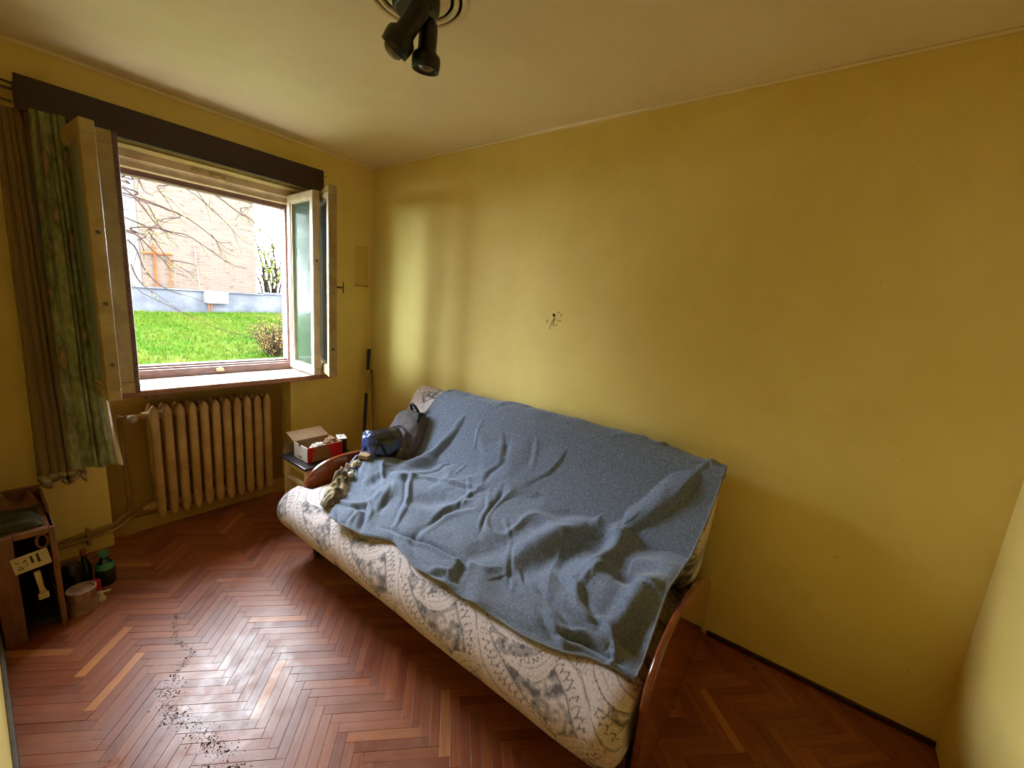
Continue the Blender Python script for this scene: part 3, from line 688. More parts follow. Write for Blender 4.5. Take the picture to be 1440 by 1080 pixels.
#BLANKET_END
CREASES = [
 (0.03, 0.044, [(0.178, 0.156), (0.174, 0.276), (0.151, 0.407), (0.178, 0.598)]),
 (-0.035, 0.055, [(0.081, 0.166), (0.069, 0.286), (0.031, 0.372), (0.062, 0.467)]),
 (-0.028, 0.0495, [(0.232, 0.216), (0.208, 0.327), (0.208, 0.477), (0.158, 0.558)]),
 (0.0072, 0.01, [(0.259, 0.211), (0.286, 0.296), (0.317, 0.452)]),
 (-0.00864, 0.015, [(0.247, 0.226), (0.247, 0.302), (0.259, 0.462), (0.236, 0.558)]),
 (-0.01152, 0.0175, [(0.375, 0.226), (0.405, 0.271), (0.432, 0.327)]),
 (0.00576, 0.015, [(0.486, 0.206), (0.51, 0.266), (0.525, 0.312)]),
 (-0.00936, 0.01625, [(0.614, 0.206), (0.61, 0.271), (0.591, 0.322), (0.552, 0.372)]),
 (-0.00864, 0.015, [(0.432, 0.332), (0.409, 0.387), (0.429, 0.437)]),
 (0.00864, 0.015, [(0.22, 0.563), (0.29, 0.518), (0.402, 0.482), (0.463, 0.462)]),
 (0.0072, 0.01125, [(0.467, 0.467), (0.521, 0.548), (0.544, 0.683)]),
 (-0.01008, 0.015, [(0.49, 0.422), (0.517, 0.482), (0.537, 0.583), (0.548, 0.693)]),
 (0.00576, 0.01, [(0.363, 0.437), (0.436, 0.528), (0.456, 0.608)]),
 (-0.01584, 0.0175, [(0.347, 0.849), (0.409, 0.668), (0.479, 0.583)]),
 (0.01008, 0.015, [(0.359, 0.814), (0.405, 0.653), (0.456, 0.558)]),
 (0.00648, 0.015, [(0.595, 0.578), (0.641, 0.633), (0.668, 0.734)]),
 (-0.0144, 0.02, [(0.216, 0.915), (0.274, 0.889), (0.425, 0.839), (0.544, 0.824)]),
 (0.04, 0.066, [(0.938, 0.171), (0.915, 0.231), (0.884, 0.302), (0.842, 0.392)]),
 (-0.03, 0.077, [(0.981, 0.231), (0.95, 0.291), (0.911, 0.377), (0.903, 0.533)]),
 (0.03, 0.044, [(0.842, 0.407), (0.861, 0.533), (0.849, 0.623), (0.83, 0.693)]),
 (-0.035, 0.066, [(0.826, 0.432), (0.788, 0.548), (0.745, 0.643), (0.683, 0.744)]),
 (0.02, 0.055, [(0.792, 0.377), (0.749, 0.487), (0.691, 0.628)]),
 (0.01152, 0.015, [(0.224, 0.568), (0.27, 0.693), (0.259, 0.814)]),
 (-0.008, 0.033, [(0.653, 0.447), (0.695, 0.432), (0.73, 0.392)]),
 (-0.00576, 0.025, [(0.799, 0.236), (0.776, 0.317), (0.764, 0.377)]),
 (0.01152, 0.015, [(0.232, 0.593), (0.266, 0.683), (0.278, 0.739), (0.251, 0.884)]),
 (-0.03, 0.0385, [(0.085, 0.709), (0.135, 0.648), (0.181, 0.583)]),
 (0.01584, 0.025, [(0.073, 0.724), (0.131, 0.643), (0.197, 0.603), (0.228, 0.563)]),
 (-0.022, 0.033, [(0.1, 0.724), (0.147, 0.709), (0.178, 0.648)]),
 (0.0144, 0.015, [(0.004, 0.879), (0.05, 0.869), (0.12, 0.814), (0.147, 0.849), (0.151, 0.91)]),
 (0.01296, 0.015, [(0.1, 0.869), (0.1, 0.915), (0.097, 0.98)]),
 (-0.01728, 0.02, [(0.081, 0.874), (0.116, 0.854), (0.135, 0.91), (0.143, 0.98)]),
 (-0.01152, 0.0175, [(0.023, 0.955), (0.054, 1.0), (0.085, 1.0)]),
 (-0.01152, 0.01875, [(0.197, 0.739), (0.178, 0.799), (0.178, 0.829)]),
 (-0.01728, 0.02, [(0.247, 0.925), (0.386, 0.844), (0.49, 0.839), (0.537, 0.824)]),
 (-0.0144, 0.0225, [(0.541, 0.834), (0.541, 0.894), (0.533, 0.97)]),
 (-0.00864, 0.0125, [(0.595, 0.563), (0.645, 0.643), (0.68, 0.814)]),
 (-0.0072, 0.01, [(0.695, 0.729), (0.718, 0.784)]),
 (0.01008, 0.0175, [(0.444, 1.0), (0.471, 0.965), (0.51, 0.935), (0.541, 0.97)]),
 (-0.0144, 0.025, [(0.444, 1.0), (0.486, 0.99), (0.514, 0.98)]),
 (-0.022, 0.055, [(0.544, 0.804), (0.606, 0.704), (0.68, 0.578)]),
 (-0.02, 0.044, [(0.297, 0.673), (0.355, 0.638), (0.413, 0.583)]),
 (-0.01008, 0.015, [(0.834, 0.693), (0.869, 0.779), (0.911, 0.864)]),
 (0.024, 0.033, [(0.846, 0.417), (0.861, 0.508), (0.857, 0.618)]),
 (-0.01728, 0.0225, [(0.834, 0.925), (0.884, 0.92), (0.931, 0.955), (0.981, 0.97)]),
 (0.0144, 0.02, [(0.826, 0.91), (0.88, 0.889), (0.923, 0.905)]),
 (0.032, 0.0385, [(0.961, 0.613), (0.958, 0.709), (0.946, 0.794), (0.938, 0.879)]),
 (-0.04, 0.055, [(0.977, 0.719), (0.969, 0.789), (0.965, 0.869), (0.988, 0.899)]),
 (-0.03, 0.055, [(0.849, 0.467), (0.873, 0.568), (0.919, 0.623), (0.942, 0.568)]),
 (0.01296, 0.0175, [(0.792, 0.864), (0.83, 0.93), (0.857, 0.985)]),
 (-0.01296, 0.0175, [(0.761, 0.794), (0.811, 0.834), (0.857, 0.899)]),
 (0.01152, 0.02, [(0.776, 0.678), (0.811, 0.698), (0.853, 0.759)]),
]
#CREASES_HERE
def blanket():
    nu, nv = 420, 300
    P = blanket_base(nu, nv)
    # metric parameter space
    du = 1.75; dv = 1.42
    U = np.linspace(0, 1, nu)[:, None]*du+np.zeros((1, nv)); Vv = np.linspace(0, 1, nv)[None]*dv+np.zeros((nu, 1))
    h = np.zeros((nu, nv))
    q = np.stack([U, Vv, 0*U], -1)
    wv = q + .05*np.stack([vnoise(q+5, 6.), vnoise(q+9, 6.), 0*U], -1)
    for amp, wd, pts in CREASES:
        pts = [(a*du, b*dv) for a, b in pts]
        best = np.full((nu, nv), 9.); ta = np.zeros((nu, nv)); tot = sum(math.dist(pts[i], pts[i+1]) for i in range(len(pts)-1)); acc = 0; sg = np.zeros((nu, nv))
        for i in range(len(pts)-1):
            ax, ay = pts[i]; bx, by = pts[i+1]; l = math.dist(pts[i], pts[i+1])
            if l < 1e-6: continue
            t = ((U-ax)*(bx-ax)+(Vv-ay)*(by-ay))/l**2; tc = np.clip(t, 0, 1)
            dx = U-ax-tc*(bx-ax); dy = Vv-ay-tc*(by-ay); d = np.hypot(dx, dy); m = d < best
            best[m] = d[m]; ta[m] = ((acc+tc*l)/tot)[m]; sg[m] = np.sign((bx-ax)*dy-(by-ay)*dx)[m]; acc += l
        env = np.sin(np.clip(ta*.9+.05, 0, 1)*PI)**.6
        s = best*sg/wd
        h += amp*env*(np.exp(-s**2) - .45*np.exp(-(s-1.7)**2) )
    h += .026*vnoise(wv, 3.5)+.012*vnoise(wv, 8.)+.004*vnoise(wv, 22.)
    rd = vnoise(wv*np.array([1., .55, 1.])+3, 7.); h += .012*(1-np.clip(np.abs(rd)*9, 0, 1))*np.clip(vnoise(q+8, 3.)*4+.5, 0, 1)
    # gather near the front hem
    hem = np.clip((Vv/dv-.80)/.2, 0, 1)
    h += hem*(.010*np.sin(U*26+2*np.sin(U*5))*np.clip(vnoise(q, 3.)*3+.6, 0, 1))
    Tu = np.gradient(P, axis=0); Tv = np.gradient(P, axis=1); Nn = np.cross(Tu, Tv); Nn /= np.maximum(np.linalg.norm(Nn, axis=-1, keepdims=True), 1e-9)
    Nn *= np.sign(Nn[nu//2, nv//2, 2])
    top = np.clip((Vv/dv)/.12, .15, 1)
    P = P+Nn*(h*top)[..., None]
    # stay above seat, in front of backrest and wall
    x, y, z = P[..., 0], P[..., 1], P[..., 2]
    seat = np.where(x < -.43, .4405-np.clip((-x-1.02)/.1, 0, 1)**2*.012, 0)
    P[..., 2] = np.maximum(z, seat)
    bx = np.interp(P[..., 2], [.44, .50, .60, .79, .90, .94, .96], [-.45, -.445, -.39, -.275, -.222, -.18, -.12])
    lim = (P[..., 2] < .955) & (Vv/dv > .12)
    P[..., 0] = np.where(lim, np.minimum(P[..., 0], bx-.004), P[..., 0])
    P[..., 0] = np.minimum(P[..., 0], -.02)
    # bottom hem folds over a little
    V, F = from_grid(P)
    me = make_mesh('wool_sheet', V, F); me.materials.append(M_WOOL)
    r = root('wool_blanket', (-.6, -1.9, .45), 'crumpled grey-blue wool blanket spread over the sofa', 'blanket')
    ob('wool_sheet', me, None, r, smooth=True, solid=.006)
    hem_ = MB()
    for ed in (P[0, ::6], P[-1, ::6], P[::6, -1]):
        hem_.tube([tuple(p+np.array([0, 0, .001])) for p in ed], .0042, 6)
    ob('hem', hem_, M_WOOLHEM, r, smooth=True, label='pale stitched blanket edge')
blanket()

# ------------------------------------------------------------------ things on the sofa
def blob(c, r, amp, sc, seed, squash_bottom=None, n=(48, 32), M=None, power=2.0):
    th = np.linspace(0, 2*PI, n[0], endpoint=False)[:, None]; ph = np.linspace(.001, PI-.001, n[1])[None]
    d = np.stack([np.cos(th)*np.sin(ph), np.sin(th)*np.sin(ph), np.cos(ph)+0*th], -1)
    e = 2/power; dd = np.sign(d)*np.abs(d)**e if power != 2 else d
    q = d*1.0+seed
    k = 1+amp*(2*np.abs(vnoise(q, sc))*-1.6+.5+1.0*vnoise(q, sc*2.3)+.6*vnoise(q, sc*5))
    P = dd*k[..., None]*np.array(r)
    P = P.transpose(1, 0, 2)
    if M is not None: P = P@np.array(M.to_3x3()).T
    P = P+np.array(c)
    if squash_bottom is not None: P[..., 2] = np.maximum(P[..., 2], squash_bottom)
    V, F = from_grid(P, closed=True); return V, F
def ob_blob(name, m, parent, *a, **k):
    V, F = blob(*a, **k); me = make_mesh(name, V, F); me.materials.append(m)
    import bmesh
    b = bmesh.new(); b.from_mesh(me); bmesh.ops.recalc_face_normals(b, faces=b.faces); b.to_mesh(me); b.free()
    return ob(name, me, None, parent, smooth=True)
bp_ = root('backpack', (-.42, -.98, .45), 'grey backpack leaning on the patterned backrest', 'backpack')
RB = Matrix.Rotation(math.radians(24), 4, 'Y')
ob_blob('bag_body', M_PACK, bp_, (-.385, -.965, .625), (.085, .145, .185), .05, 2.2, 3.3, squash_bottom=.445, M=RB, power=2.8)
ob_blob('front_pocket', M_PACK, bp_, (-.465, -.975, .60), (.045, .095, .115), .05, 2.2, 7.3, squash_bottom=.45, M=RB, power=3)
ob('carry_handle', MB().tube([(-.31, -.92, .785), (-.33, -.925, .835), (-.34, -.95, .845), (-.335, -.975, .835), (-.31, -.985, .79)], .009, 8), M_STRAP, bp_, smooth=True, label='black carry handle')
ob('shoulder_strap', MB().tube([(-.30, -.86, .76), (-.34, -.85, .775), (-.36, -.84, .74), (-.36, -.835, .66)], .011, 8), M_STRAP, bp_, smooth=True)
ob('shoulder_strap', MB().tube([(-.32, -1.03, .79), (-.36, -1.045, .80), (-.38, -1.06, .765), (-.39, -1.065, .70)], .013, 8), M_STRAP, bp_, smooth=True)
ob('zip', MB().tube([(-.455, -.87, .64), (-.45, -.90, .70), (-.445, -.97, .725), (-.455, -1.04, .70), (-.47, -1.07, .62)], .004, 6), M_STRAP, bp_, smooth=True)
ob('zip_pull', MB().lathe([(.001, 0), (.006, 0), (.006, .003), (.001, .004)], 10, Matrix.Translation((-.50, -1.055, .60)) @ Matrix.Rotation(-PI/2, 4, 'Y')), M_WHITEPL, bp_)
nv_ = root('sports_bag', (-.55, -.93, .48), 'shiny navy blue bag lying in front of the grey backpack', 'bag')
RN = Matrix.Rotation(math.radians(-8), 4, 'Z')
ob_blob('bag_body', M_NAVY, nv_, (-.505, -.945, .605), (.165, .095, .100), .07, 2.0, 1.3, squash_bottom=.455, M=RN, power=2.6)
ob_blob('end_panel', M_LBLUE, nv_, (-.635, -.925, .612), (.038, .078, .095), .16, 2.4, 5.1, squash_bottom=.46, M=RN, power=2.4)
ob('bag_strap', MB().tube([(-.62, -1.015, .66), (-.60, -1.03, .60), (-.575, -1.035, .54), (-.56, -1.03, .49)], .005, 8), M_STRAP, nv_, smooth=True)
# small carton propped at the arm
sc_ = root('small_carton', (-.65, -.93, .44), 'small plain brown carton standing at the blanket edge beside the navy bag', 'box')
MC = Matrix.Translation((-.672, -.955, .44)) @ Matrix.Rotation(.35, 4, 'Z')
ob('carton_body', MB().box(-.045, .045, -.03, .03, 0, .125, MC), M_DKPLASTIC, sc_, bevel=.003)
ob('carton_lid', MB().box(-.048, .048, -.033, .033, .125, .150, MC), M_CARD, sc_, bevel=.003, label='tan top flap')
# crumpled camouflage clothing
cl = root('camouflage_jacket', (-.85, -1.0, .44), 'crumpled tan and olive camouflage jacket on the seat by the armrest', 'jacket')
def cloth_lump(name, m, pts, wid, hgt, seed):
    pts = np.array(pts); n = 70; k = 46
    t = np.linspace(0, 1, n); C = cat_rom(np.linspace(0, 1, len(pts)), pts, t); T = np.gradient(C, axis=0); T /= np.linalg.norm(T, axis=1)[:, None]
    S = np.stack([-T[:, 1], T[:, 0]], -1); s = np.linspace(-1, 1, k)
    W_ = np.interp(t, [0, .15, .5, .85, 1], [.45, .9, 1, .9, .5])*wid
    X = C[:, None, 0]+S[:, None, 0]*s[None]*W_[:, None]; Y = C[:, None, 1]+S[:, None, 1]*s[None]*W_[:, None]
    q = np.stack([X, Y, 0*X], -1)+seed
    f = np.abs(vnoise(q, 22.)); f2 = np.abs(vnoise(q, 11.))
    env = np.clip((1-np.abs(s)**2.5), 0, 1)[None]*np.sin(np.clip(t, 0.02, .98)*PI)[:, None]**.35
    Z = .442+hgt*env*(1.05-2.0*f-1.1*f2+.35*vnoise(q, 45.))
    Z = np.maximum(Z, .4415)
    P = np.stack([X, Y, Z], -1); V, F = from_grid(P); me = make_mesh(name, V, F); me.materials.append(m)
    return ob(name, me, None, cl, smooth=True, solid=.003)
cloth_lump('sleeve', M_CAMO, [(-1.03, -1.17), (-.97, -1.10), (-.89, -1.03), (-.82, -.97)], .065, .085, 3.1)
cloth_lump('jacket_body', M_CAMO, [(-.93, -1.08), (-.84, -.98), (-.76, -.93), (-.68, -.88)], .08, .11, 8.4)
ob_blob('pouch', M_CAMO, cl, (-.735, -.95, .50), (.035, .045, .055), .12, 2.5, 4.4, squash_bottom=.442, power=2.8)
ob('webbing_strap', MB().tube([(-.80, -.90, .47), (-.75, -.90, .53), (-.71, -.90, .565), (-.69, -.92, .57)], .006, 6).tube([(-.86, -.98, .52), (-.81, -.99, .545), (-.76, -.99, .52)], .005, 6), M_LBLUE, cl, smooth=True)
ob('buckle', MB().box(-.835, -.805, -1.03, -1.0, .505, .53), M_WHITEPL, cl, bevel=.006)

# ------------------------------------------------------------------ stool and boxes
st = root('stool', (-.72, -.52, FZ), 'pale wooden stool with a dark top between radiator and sofa', 'stool')
sx0, sx1, sy0, sy1, sz = -.925, -.555, -.700, -.365, .475
ob('seat', MB().box(sx0, sx1, sy0, sy1, sz-.018, sz), M_BLACK, st, bevel=.006)
for x in (sx0+.02, sx1-.055):
    for y in (sy0+.02, sy1-.05): ob('leg', MB().box(x, x+.035, y, y+.032, FZ, sz-.018), M_PALEWOOD, st, bevel=.003)
ap = MB()
ob('apron', MB().box(sx0+.022, sx0+.038, sy0+.05, sy1-.05, sz-.055, sz-.018).box(sx0+.05, sx1-.05, sy0+.023, sy0+.038, sz-.055, sz-.018).box(sx1-.04, sx1-.025, sy0+.05, sy1-.05, sz-.055, sz-.018), M_PALEWOOD, st, bevel=.002)
for a in ((sx0+.025, sx0+.045, sy0+.05, sy1-.05), (sx1-.045, sx1-.025, sy0+.05, sy1-.05)): ob('stretcher', MB().box(*a, .325, .350), M_PALEWOOD, st, bevel=.002)
bx = root('open_carton', (-.745, -.53, sz), 'open white and red shoe-size carton on the stool', 'box')
X0, X1, Y0, Y1, Z0, Z1 = -.872, -.640, -.628, -.455, sz, sz+.098
t_ = .003
ob('bottom', MB().box(X0, X1, Y0, Y1, Z0, Z0+t_), M_CARD, bx)
# end panel with a notch
ob('end_panel', MB().prism([(Y0, Z0), (Y1, Z0), (Y1, Z1), (Y1-.055, Z1), (Y1-.062, Z1-.018), (Y1-.085, Z1-.018), (Y1-.09, Z1), (Y0, Z1)], X0, X0+t_, lambda p, q, t: (t, p, q)), M_CARTONWHITE, bx)
ob('end_panel', MB().box(X1-t_, X1, Y0, Y1, Z0, Z1), M_CARD, bx)
ob('back_panel', MB().box(X0, X1, Y1-t_, Y1, Z0, Z1), M_CARD, bx)
ob('front_panel', MB().box(X0, X1, Y0, Y0+t_, Z0, Z1), M_CARD, bx)
ob('red_print', MB().prism([(X0, Z0), (X0+.022, Z0), (X0+.044, Z1), (X0, Z1)], Y0-.0012, Y0, lambda p, q, t: (p, t, q)), M_RED, bx, label='red corner print')
ob('red_print', MB().prism([(X0+.165, Z0), (X1, Z0), (X1, Z0+.045), (X1-.02, Z1), (X0+.125, Z1)], Y0-.0012, Y0, lambda p, q, t: (p, t, q)), M_RED, bx, label='red slanted print')
ob('flap', MB().box(0, X1-X0, -.0015, .0015, 0, .11, Matrix.Translation((X0, Y1, Z1)) @ Matrix.Rotation(-1.25, 4, 'X')), M_CARD, bx)
ob('flap', MB().box(-.0015, .0015, 0, Y1-Y0, 0, .05, Matrix.Translation((X1, Y0, Z1)) @ Matrix.Rotation(-2.6, 4, 'Y')), M_CARD, bx)
ob('print_line', MB().box(X0-.001, X0, Y0+.07, Y0+.12, Z0+.018, Z0+.023), M_INK, bx)
pk = root('paper_scraps', (-.75, -.54, sz+.02), 'crumpled pale paper inside the open carton', 'paper')
ob_blob('crumpled_paper', M_CARTONWHITE, pk, (-.76, -.55, sz+.055), (.055, .035, .035), .25, 3, 2.2)
ob_blob('crumpled_paper', M_CARD, pk, (-.68, -.55, sz+.060), (.045, .045, .045), .25, 3, 6.2)
lf = root('cardboard_flap', (-.86, -.42, sz), 'torn brown cardboard piece behind the white and red carton', 'cardboard')
ob('torn_sheet', MB().prism([(0, 0), (.13, 0), (.12, .05), (.05, .075), (0, .02)], 0, .003, lambda p, q, t: tuple(Matrix.Translation((-.905, -.40, sz+.002)) @ Matrix.Rotation(.35, 4, 'Z') @ Matrix.Rotation(-.6, 4, 'X') @ Vector((p, t, q)))), M_CARD, lf)
bb = root('black_box', (-.585, -.50, sz), 'small black box with a white lid behind the carton', 'box')
Mb = Matrix.Translation((-.600, -.535, sz)) @ Matrix.Rotation(-.35, 4, 'Z')
ob('box_body', MB().box(-.022, .03, -.055, .035, 0, .092, Mb), M_DKPLASTIC, bb, bevel=.003)
ob('lid', MB().box(-.024, .032, -.057, .037, .092, .098, Mb), M_CARTONWHITE, bb, bevel=.002, label='white lid')
ob('lid_tab', MB().box(-.012, .012, -.012, .012, 0, .004, Mb @ Matrix.Translation((0, 0, .098)) @ Matrix.Rotation(.5, 4, 'Y')), M_CARTONWHITE, bb)

# ------------------------------------------------------------------ poles in the corner
def lerp3(a, b, t): return tuple(a[i]+(b[i]-a[i])*t for i in range(3))
p1 = root('broom_pole', (-.19, -.14, FZ), 'dark two-part pole leaning in the corner, the taller one', 'pole')
A, B = (-.190, -.160, FZ), (-.052, -.040, 1.085)
ob('lower_tube', MB().tube([A, lerp3(A, B, .66)], .014, 12), M_BLACK, p1, smooth=True)
ob('wooden_section', MB().tube([lerp3(A, B, .66), lerp3(A, B, .84)], .012, 12), M_POLEWOOD, p1, smooth=True, label='bare pale section')
ob('grip', MB().tube([lerp3(A, B, .84), lerp3(A, B, 1.)], [.012, .0155], 12), M_BLACK, p1, smooth=True)
p2 = root('thin_rod', (-.08, -.18, FZ), 'thin grey rod leaning in the corner beside the dark pole', 'pole')
A, B = (-.085, -.200, FZ), (-.020, -.035, .885)
ob('rod', MB().tube([A, B], .009, 10), M_POLE, p2, smooth=True)
ob('end_cap', MB().tube([B, lerp3(A, B, 1.02)], .008, 10), M_BLACK, p2, smooth=True)

# ------------------------------------------------------------------ little open cabinet and floor clutter at the left
cb_ = root('bedside_cabinet', (-2.01, -.42, FZ), 'small open wooden cabinet left of the bottles under the curtain', 'cabinet')
cx0, cx1, cy0, cy1, cz = -2.100, -1.925, -.625, -.21, .487
ob('front_post', MB().box(cx0, cx0+.062, cy0, cy0+.02, FZ, cz), M_SHELFWOOD, cb_, bevel=.004)
ob('front_post', MB().box(cx1-.018, cx1, cy0, cy0+.02, FZ, cz), M_SHELFWOOD, cb_, bevel=.004)
ob('front_rail', MB().box(cx0+.062, cx1-.018, cy0, cy0+.018, cz-.022, cz), M_SHELFWOOD, cb_, bevel=.003)
ob('side_panel', MB().box(cx1-.014, cx1, cy0+.02, cy1, .03, cz), M_SHELFWOOD, cb_, bevel=.002)
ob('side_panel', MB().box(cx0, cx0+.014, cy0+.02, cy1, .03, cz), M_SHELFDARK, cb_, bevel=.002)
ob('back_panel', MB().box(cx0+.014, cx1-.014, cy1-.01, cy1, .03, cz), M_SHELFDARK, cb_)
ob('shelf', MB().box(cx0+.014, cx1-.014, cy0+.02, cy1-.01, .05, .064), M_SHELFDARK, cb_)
ob('top', MB().box(cx0, cx1, cy0+.02, cy1, cz-.012, cz), M_SHELFWOOD, cb_, bevel=.003)
ob('back_rim', MB().box(cx0, cx1, cy1-.014, cy1, cz, cz+.05).box(cx1-.010, cx1, cy0+.16, cy1, cz, cz+.035), M_SHELFWOOD, cb_, bevel=.003)
gc = root('green_cloth', (-2.0, -.47, cz), 'dark olive cloth crumpled on top of the small cabinet', 'cloth')
def flat_cloth(name, x0, x1, y0, y1, z, amp, m, parent, seed):
    n = 40; X, Y = np.meshgrid(np.linspace(x0, x1, n), np.linspace(y0, y1, n), indexing='ij'); q = np.stack([X, Y, 0*X+seed], -1)
    ed = np.minimum.reduce([X-x0, x1-X, Y-y0, y1-Y])/.02
    X2 = X+.02*vnoise(q, 12); Y2 = Y+.03*vnoise(q+4, 12)
    Z = z+.003+np.clip(ed, 0, 1)*amp*np.abs(vnoise(q, 18)+.3)
    V, F = from_grid(np.stack([X2, Y2, Z], -1)); me = make_mesh(name, V, F); me.materials.append(m); return ob(name, me, None, parent, smooth=True, solid=.002)
flat_cloth('folded_cloth', -2.085, -1.955, -.59, -.36, cz+.002, .05, M_CLOTHGREEN, gc, 2.)
rg = root('brown_rag', (-2.0, -.29, cz), 'brown rag bunched at the back of the small cabinet top', 'cloth')
flat_cloth('folded_rag', -2.09, -1.945, -.35, -.235, cz+.002, .10, M_SHELFWOOD, rg, 7.)
sg = root('cardboard_sign', (-2.0, -.63, .36), 'pale tilted cardboard tag with faded black marks on the cabinet front', 'sign')
Ms = Matrix.Translation((-2.000, -.631, .366)) @ Matrix.Rotation(-.13, 4, 'Y')
ob('card', MB().box(-.050, .050, -.0025, .0, -.036, .036, Ms), M_CARDLIGHT, sg, bevel=.001)
ik = MB()
def stroke(pts, w_=.0022):
    for i in range(len(pts)-1):
        (ax, az), (bx_, bz) = pts[i], pts[i+1]; l = math.hypot(bx_-ax, bz-az); a = math.atan2(bz-az, bx_-ax)
        ik.box(0, l, -.0036, -.0026, -w_/2, w_/2, Ms @ Matrix.Translation((ax, 0, az)) @ Matrix.Rotation(-a, 4, 'Y'))
stroke([(.003, .024), (.003, -.006)], .007); stroke([(.020, .026), (.020, -.010)], .007); stroke([(-.001, -.006), (.007, -.006)], .004); stroke([(.016, -.010), (.026, -.010)], .004)
stroke([(-.040, .018), (-.032, .008)]); stroke([(-.034, -.004), (-.026, -.016)]); stroke([(-.020, .006), (-.014, .016), (-.012, .004)]); stroke([(-.040, -.012), (-.030, -.022), (-.022, -.014)]); stroke([(-.016, -.012), (-.010, -.004)])
ob('ink_marks', ik, M_INK, sg, label='faded black marks')
br = root('paint_brush', (-1.985, -.635, .26), 'paint brush with a pale wooden handle hanging on the small cabinet', 'brush')
ob('handle', MB().tube([(-1.990, -.634, .315), (-1.984, -.634, .24), (-1.981, -.634, .215)], [.010, .008, .011], 10), M_POLEWOOD, br, smooth=True)
ob('bristles', MB().box(-1.996, -1.966, -.639, -.629, .185, .215), M_CARDLIGHT, br, bevel=.004)
jr = root('pink_roll', (-1.955, -.60, .42), 'pinkish oval tape roll inside the small cabinet opening', 'roll')
rm = MB(); rm.tube([(-1.962+.016*math.cos(a), -.598, .425+.030*math.sin(a)) for a in np.linspace(0, 2*PI, 25)], .005, 8, cap=False)
ob('roll_ring', rm, pm('faded_pink_plastic', (130, 84, 78), (112, 70, 66), 9, .6), jr, smooth=True)
# pots and bottles
def lathe_thing(name, x, y, prof, m, label, cat, extra=()):
    r = root(name, (x, y, FZ), label, cat)
    ob('body', MB().lathe(prof, 24, Matrix.Translation((x, y, FZ))), m, r, smooth=False, bevel=.0015)
    for nm, pr, mm, lb in extra: ob(nm, MB().lathe(pr, 24, Matrix.Translation((x, y, FZ))), mm, r, label=lb, bevel=.001)
    return r
lathe_thing('paint_pot', -1.868, -.545, [(.001, 0), (.044, 0), (.046, .004), (.048, .105), (.050, .108), (.050, .114), (.044, .115), (.043, .100), (.001, .098)], M_PAINTCAN, 'stained pale paint pot standing in front of the dark bottles', 'paint pot')
rl = root('plastic_nozzle', (-1.808, -.515, FZ), 'small white plastic nozzle on the floor beside the paint pot', 'nozzle')
ob('body', MB().lathe([(.001, 0), (.020, 0), (.020, .012), (.012, .02), (.010, .045), (.001, .046)], 16, Matrix.Translation((-1.808, -.515, FZ))), M_WHITEPL, rl)
ob('spout', MB().tube([(-1.808, -.515, FZ+.038), (-1.772, -.520, FZ+.040)], .005, 8), M_WHITEPL, rl)
lathe_thing('dark_can', -1.880, -.40, [(.001, 0), (.036, 0), (.037, .003), (.037, .155), (.030, .168), (.028, .176), (.001, .177)], M_DKPLASTIC, 'tall dark can behind the stained paint pot', 'can')
lathe_thing('green_bottle', -1.765, -.375, [(.001, 0), (.036, 0), (.038, .004), (.038, .085), (.030, .11), (.016, .13), (.015, .150), (.001, .151)], M_GREENGLASS, 'dark glass jar with a green label near the corner of the niche', 'bottle',
    [('label_band', [(.0385, .088), (.034, .104), (.030, .1145), (.0295, .1145), (.0385, .087)], M_GREENLBL, 'green paper band'), ('cap', [(.001, .150), (.022, .150), (.022, .170), (.001, .171)], M_GREENLBL, 'green cap')])
lathe_thing('slim_bottle', -1.828, -.33, [(.001, 0), (.024, 0), (.025, .003), (.025, .10), (.012, .135), (.010, .165), (.001, .166)], M_GREENGLASS, 'slim dark bottle with an orange cap between can and jar', 'bottle',
    [('cap', [(.001, .165), (.013, .165), (.013, .19), (.001, .191)], pm('orange_cap', (150, 70, 30), (130, 56, 22), 9, .4), 'orange cap')])
lathe_thing('red_tin', -1.812, -.445, [(.001, 0), (.018, 0), (.018, .07), (.001, .071)], M_RED, 'small red tin right behind the stained paint pot', 'tin')

# ------------------------------------------------------------------ ceiling rose and lamp
RC = (-1.067, -1.773)
rs = root('ceiling_rose', (RC[0], RC[1], H), 'round moulded plaster rose on the ceiling around the black lamp', 'ceiling rose')
for r0, r1, d in ((.150, .171, .008), (.122, .140, .009), (.0, .112, .005)):
    pr = [(max(r0, .001), 0), (max(r0, .001), -d*.8), ((r0+r1)/2, -d), (r1-.002, -d*.7), (r1, 0)]
    ob('rose_ring' if r0 else 'rose_disc', MB().lathe(pr, 64, Matrix.Translation((RC[0], RC[1], H))), M_CEIL, rs, smooth=True)
lp = root('ceiling_spotlight', (RC[0], RC[1], H), 'black twin spot lamp under the ceiling rose', 'lamp')
ob('ceiling_plate', MB().lathe([(.001, -.006), (.072, -.006), (.078, -.012), (.076, -.04), (.066, -.05), (.001, -.051)], 40, Matrix.Translation((RC[0], RC[1], H))), M_METALBLK, lp, bevel=.002)
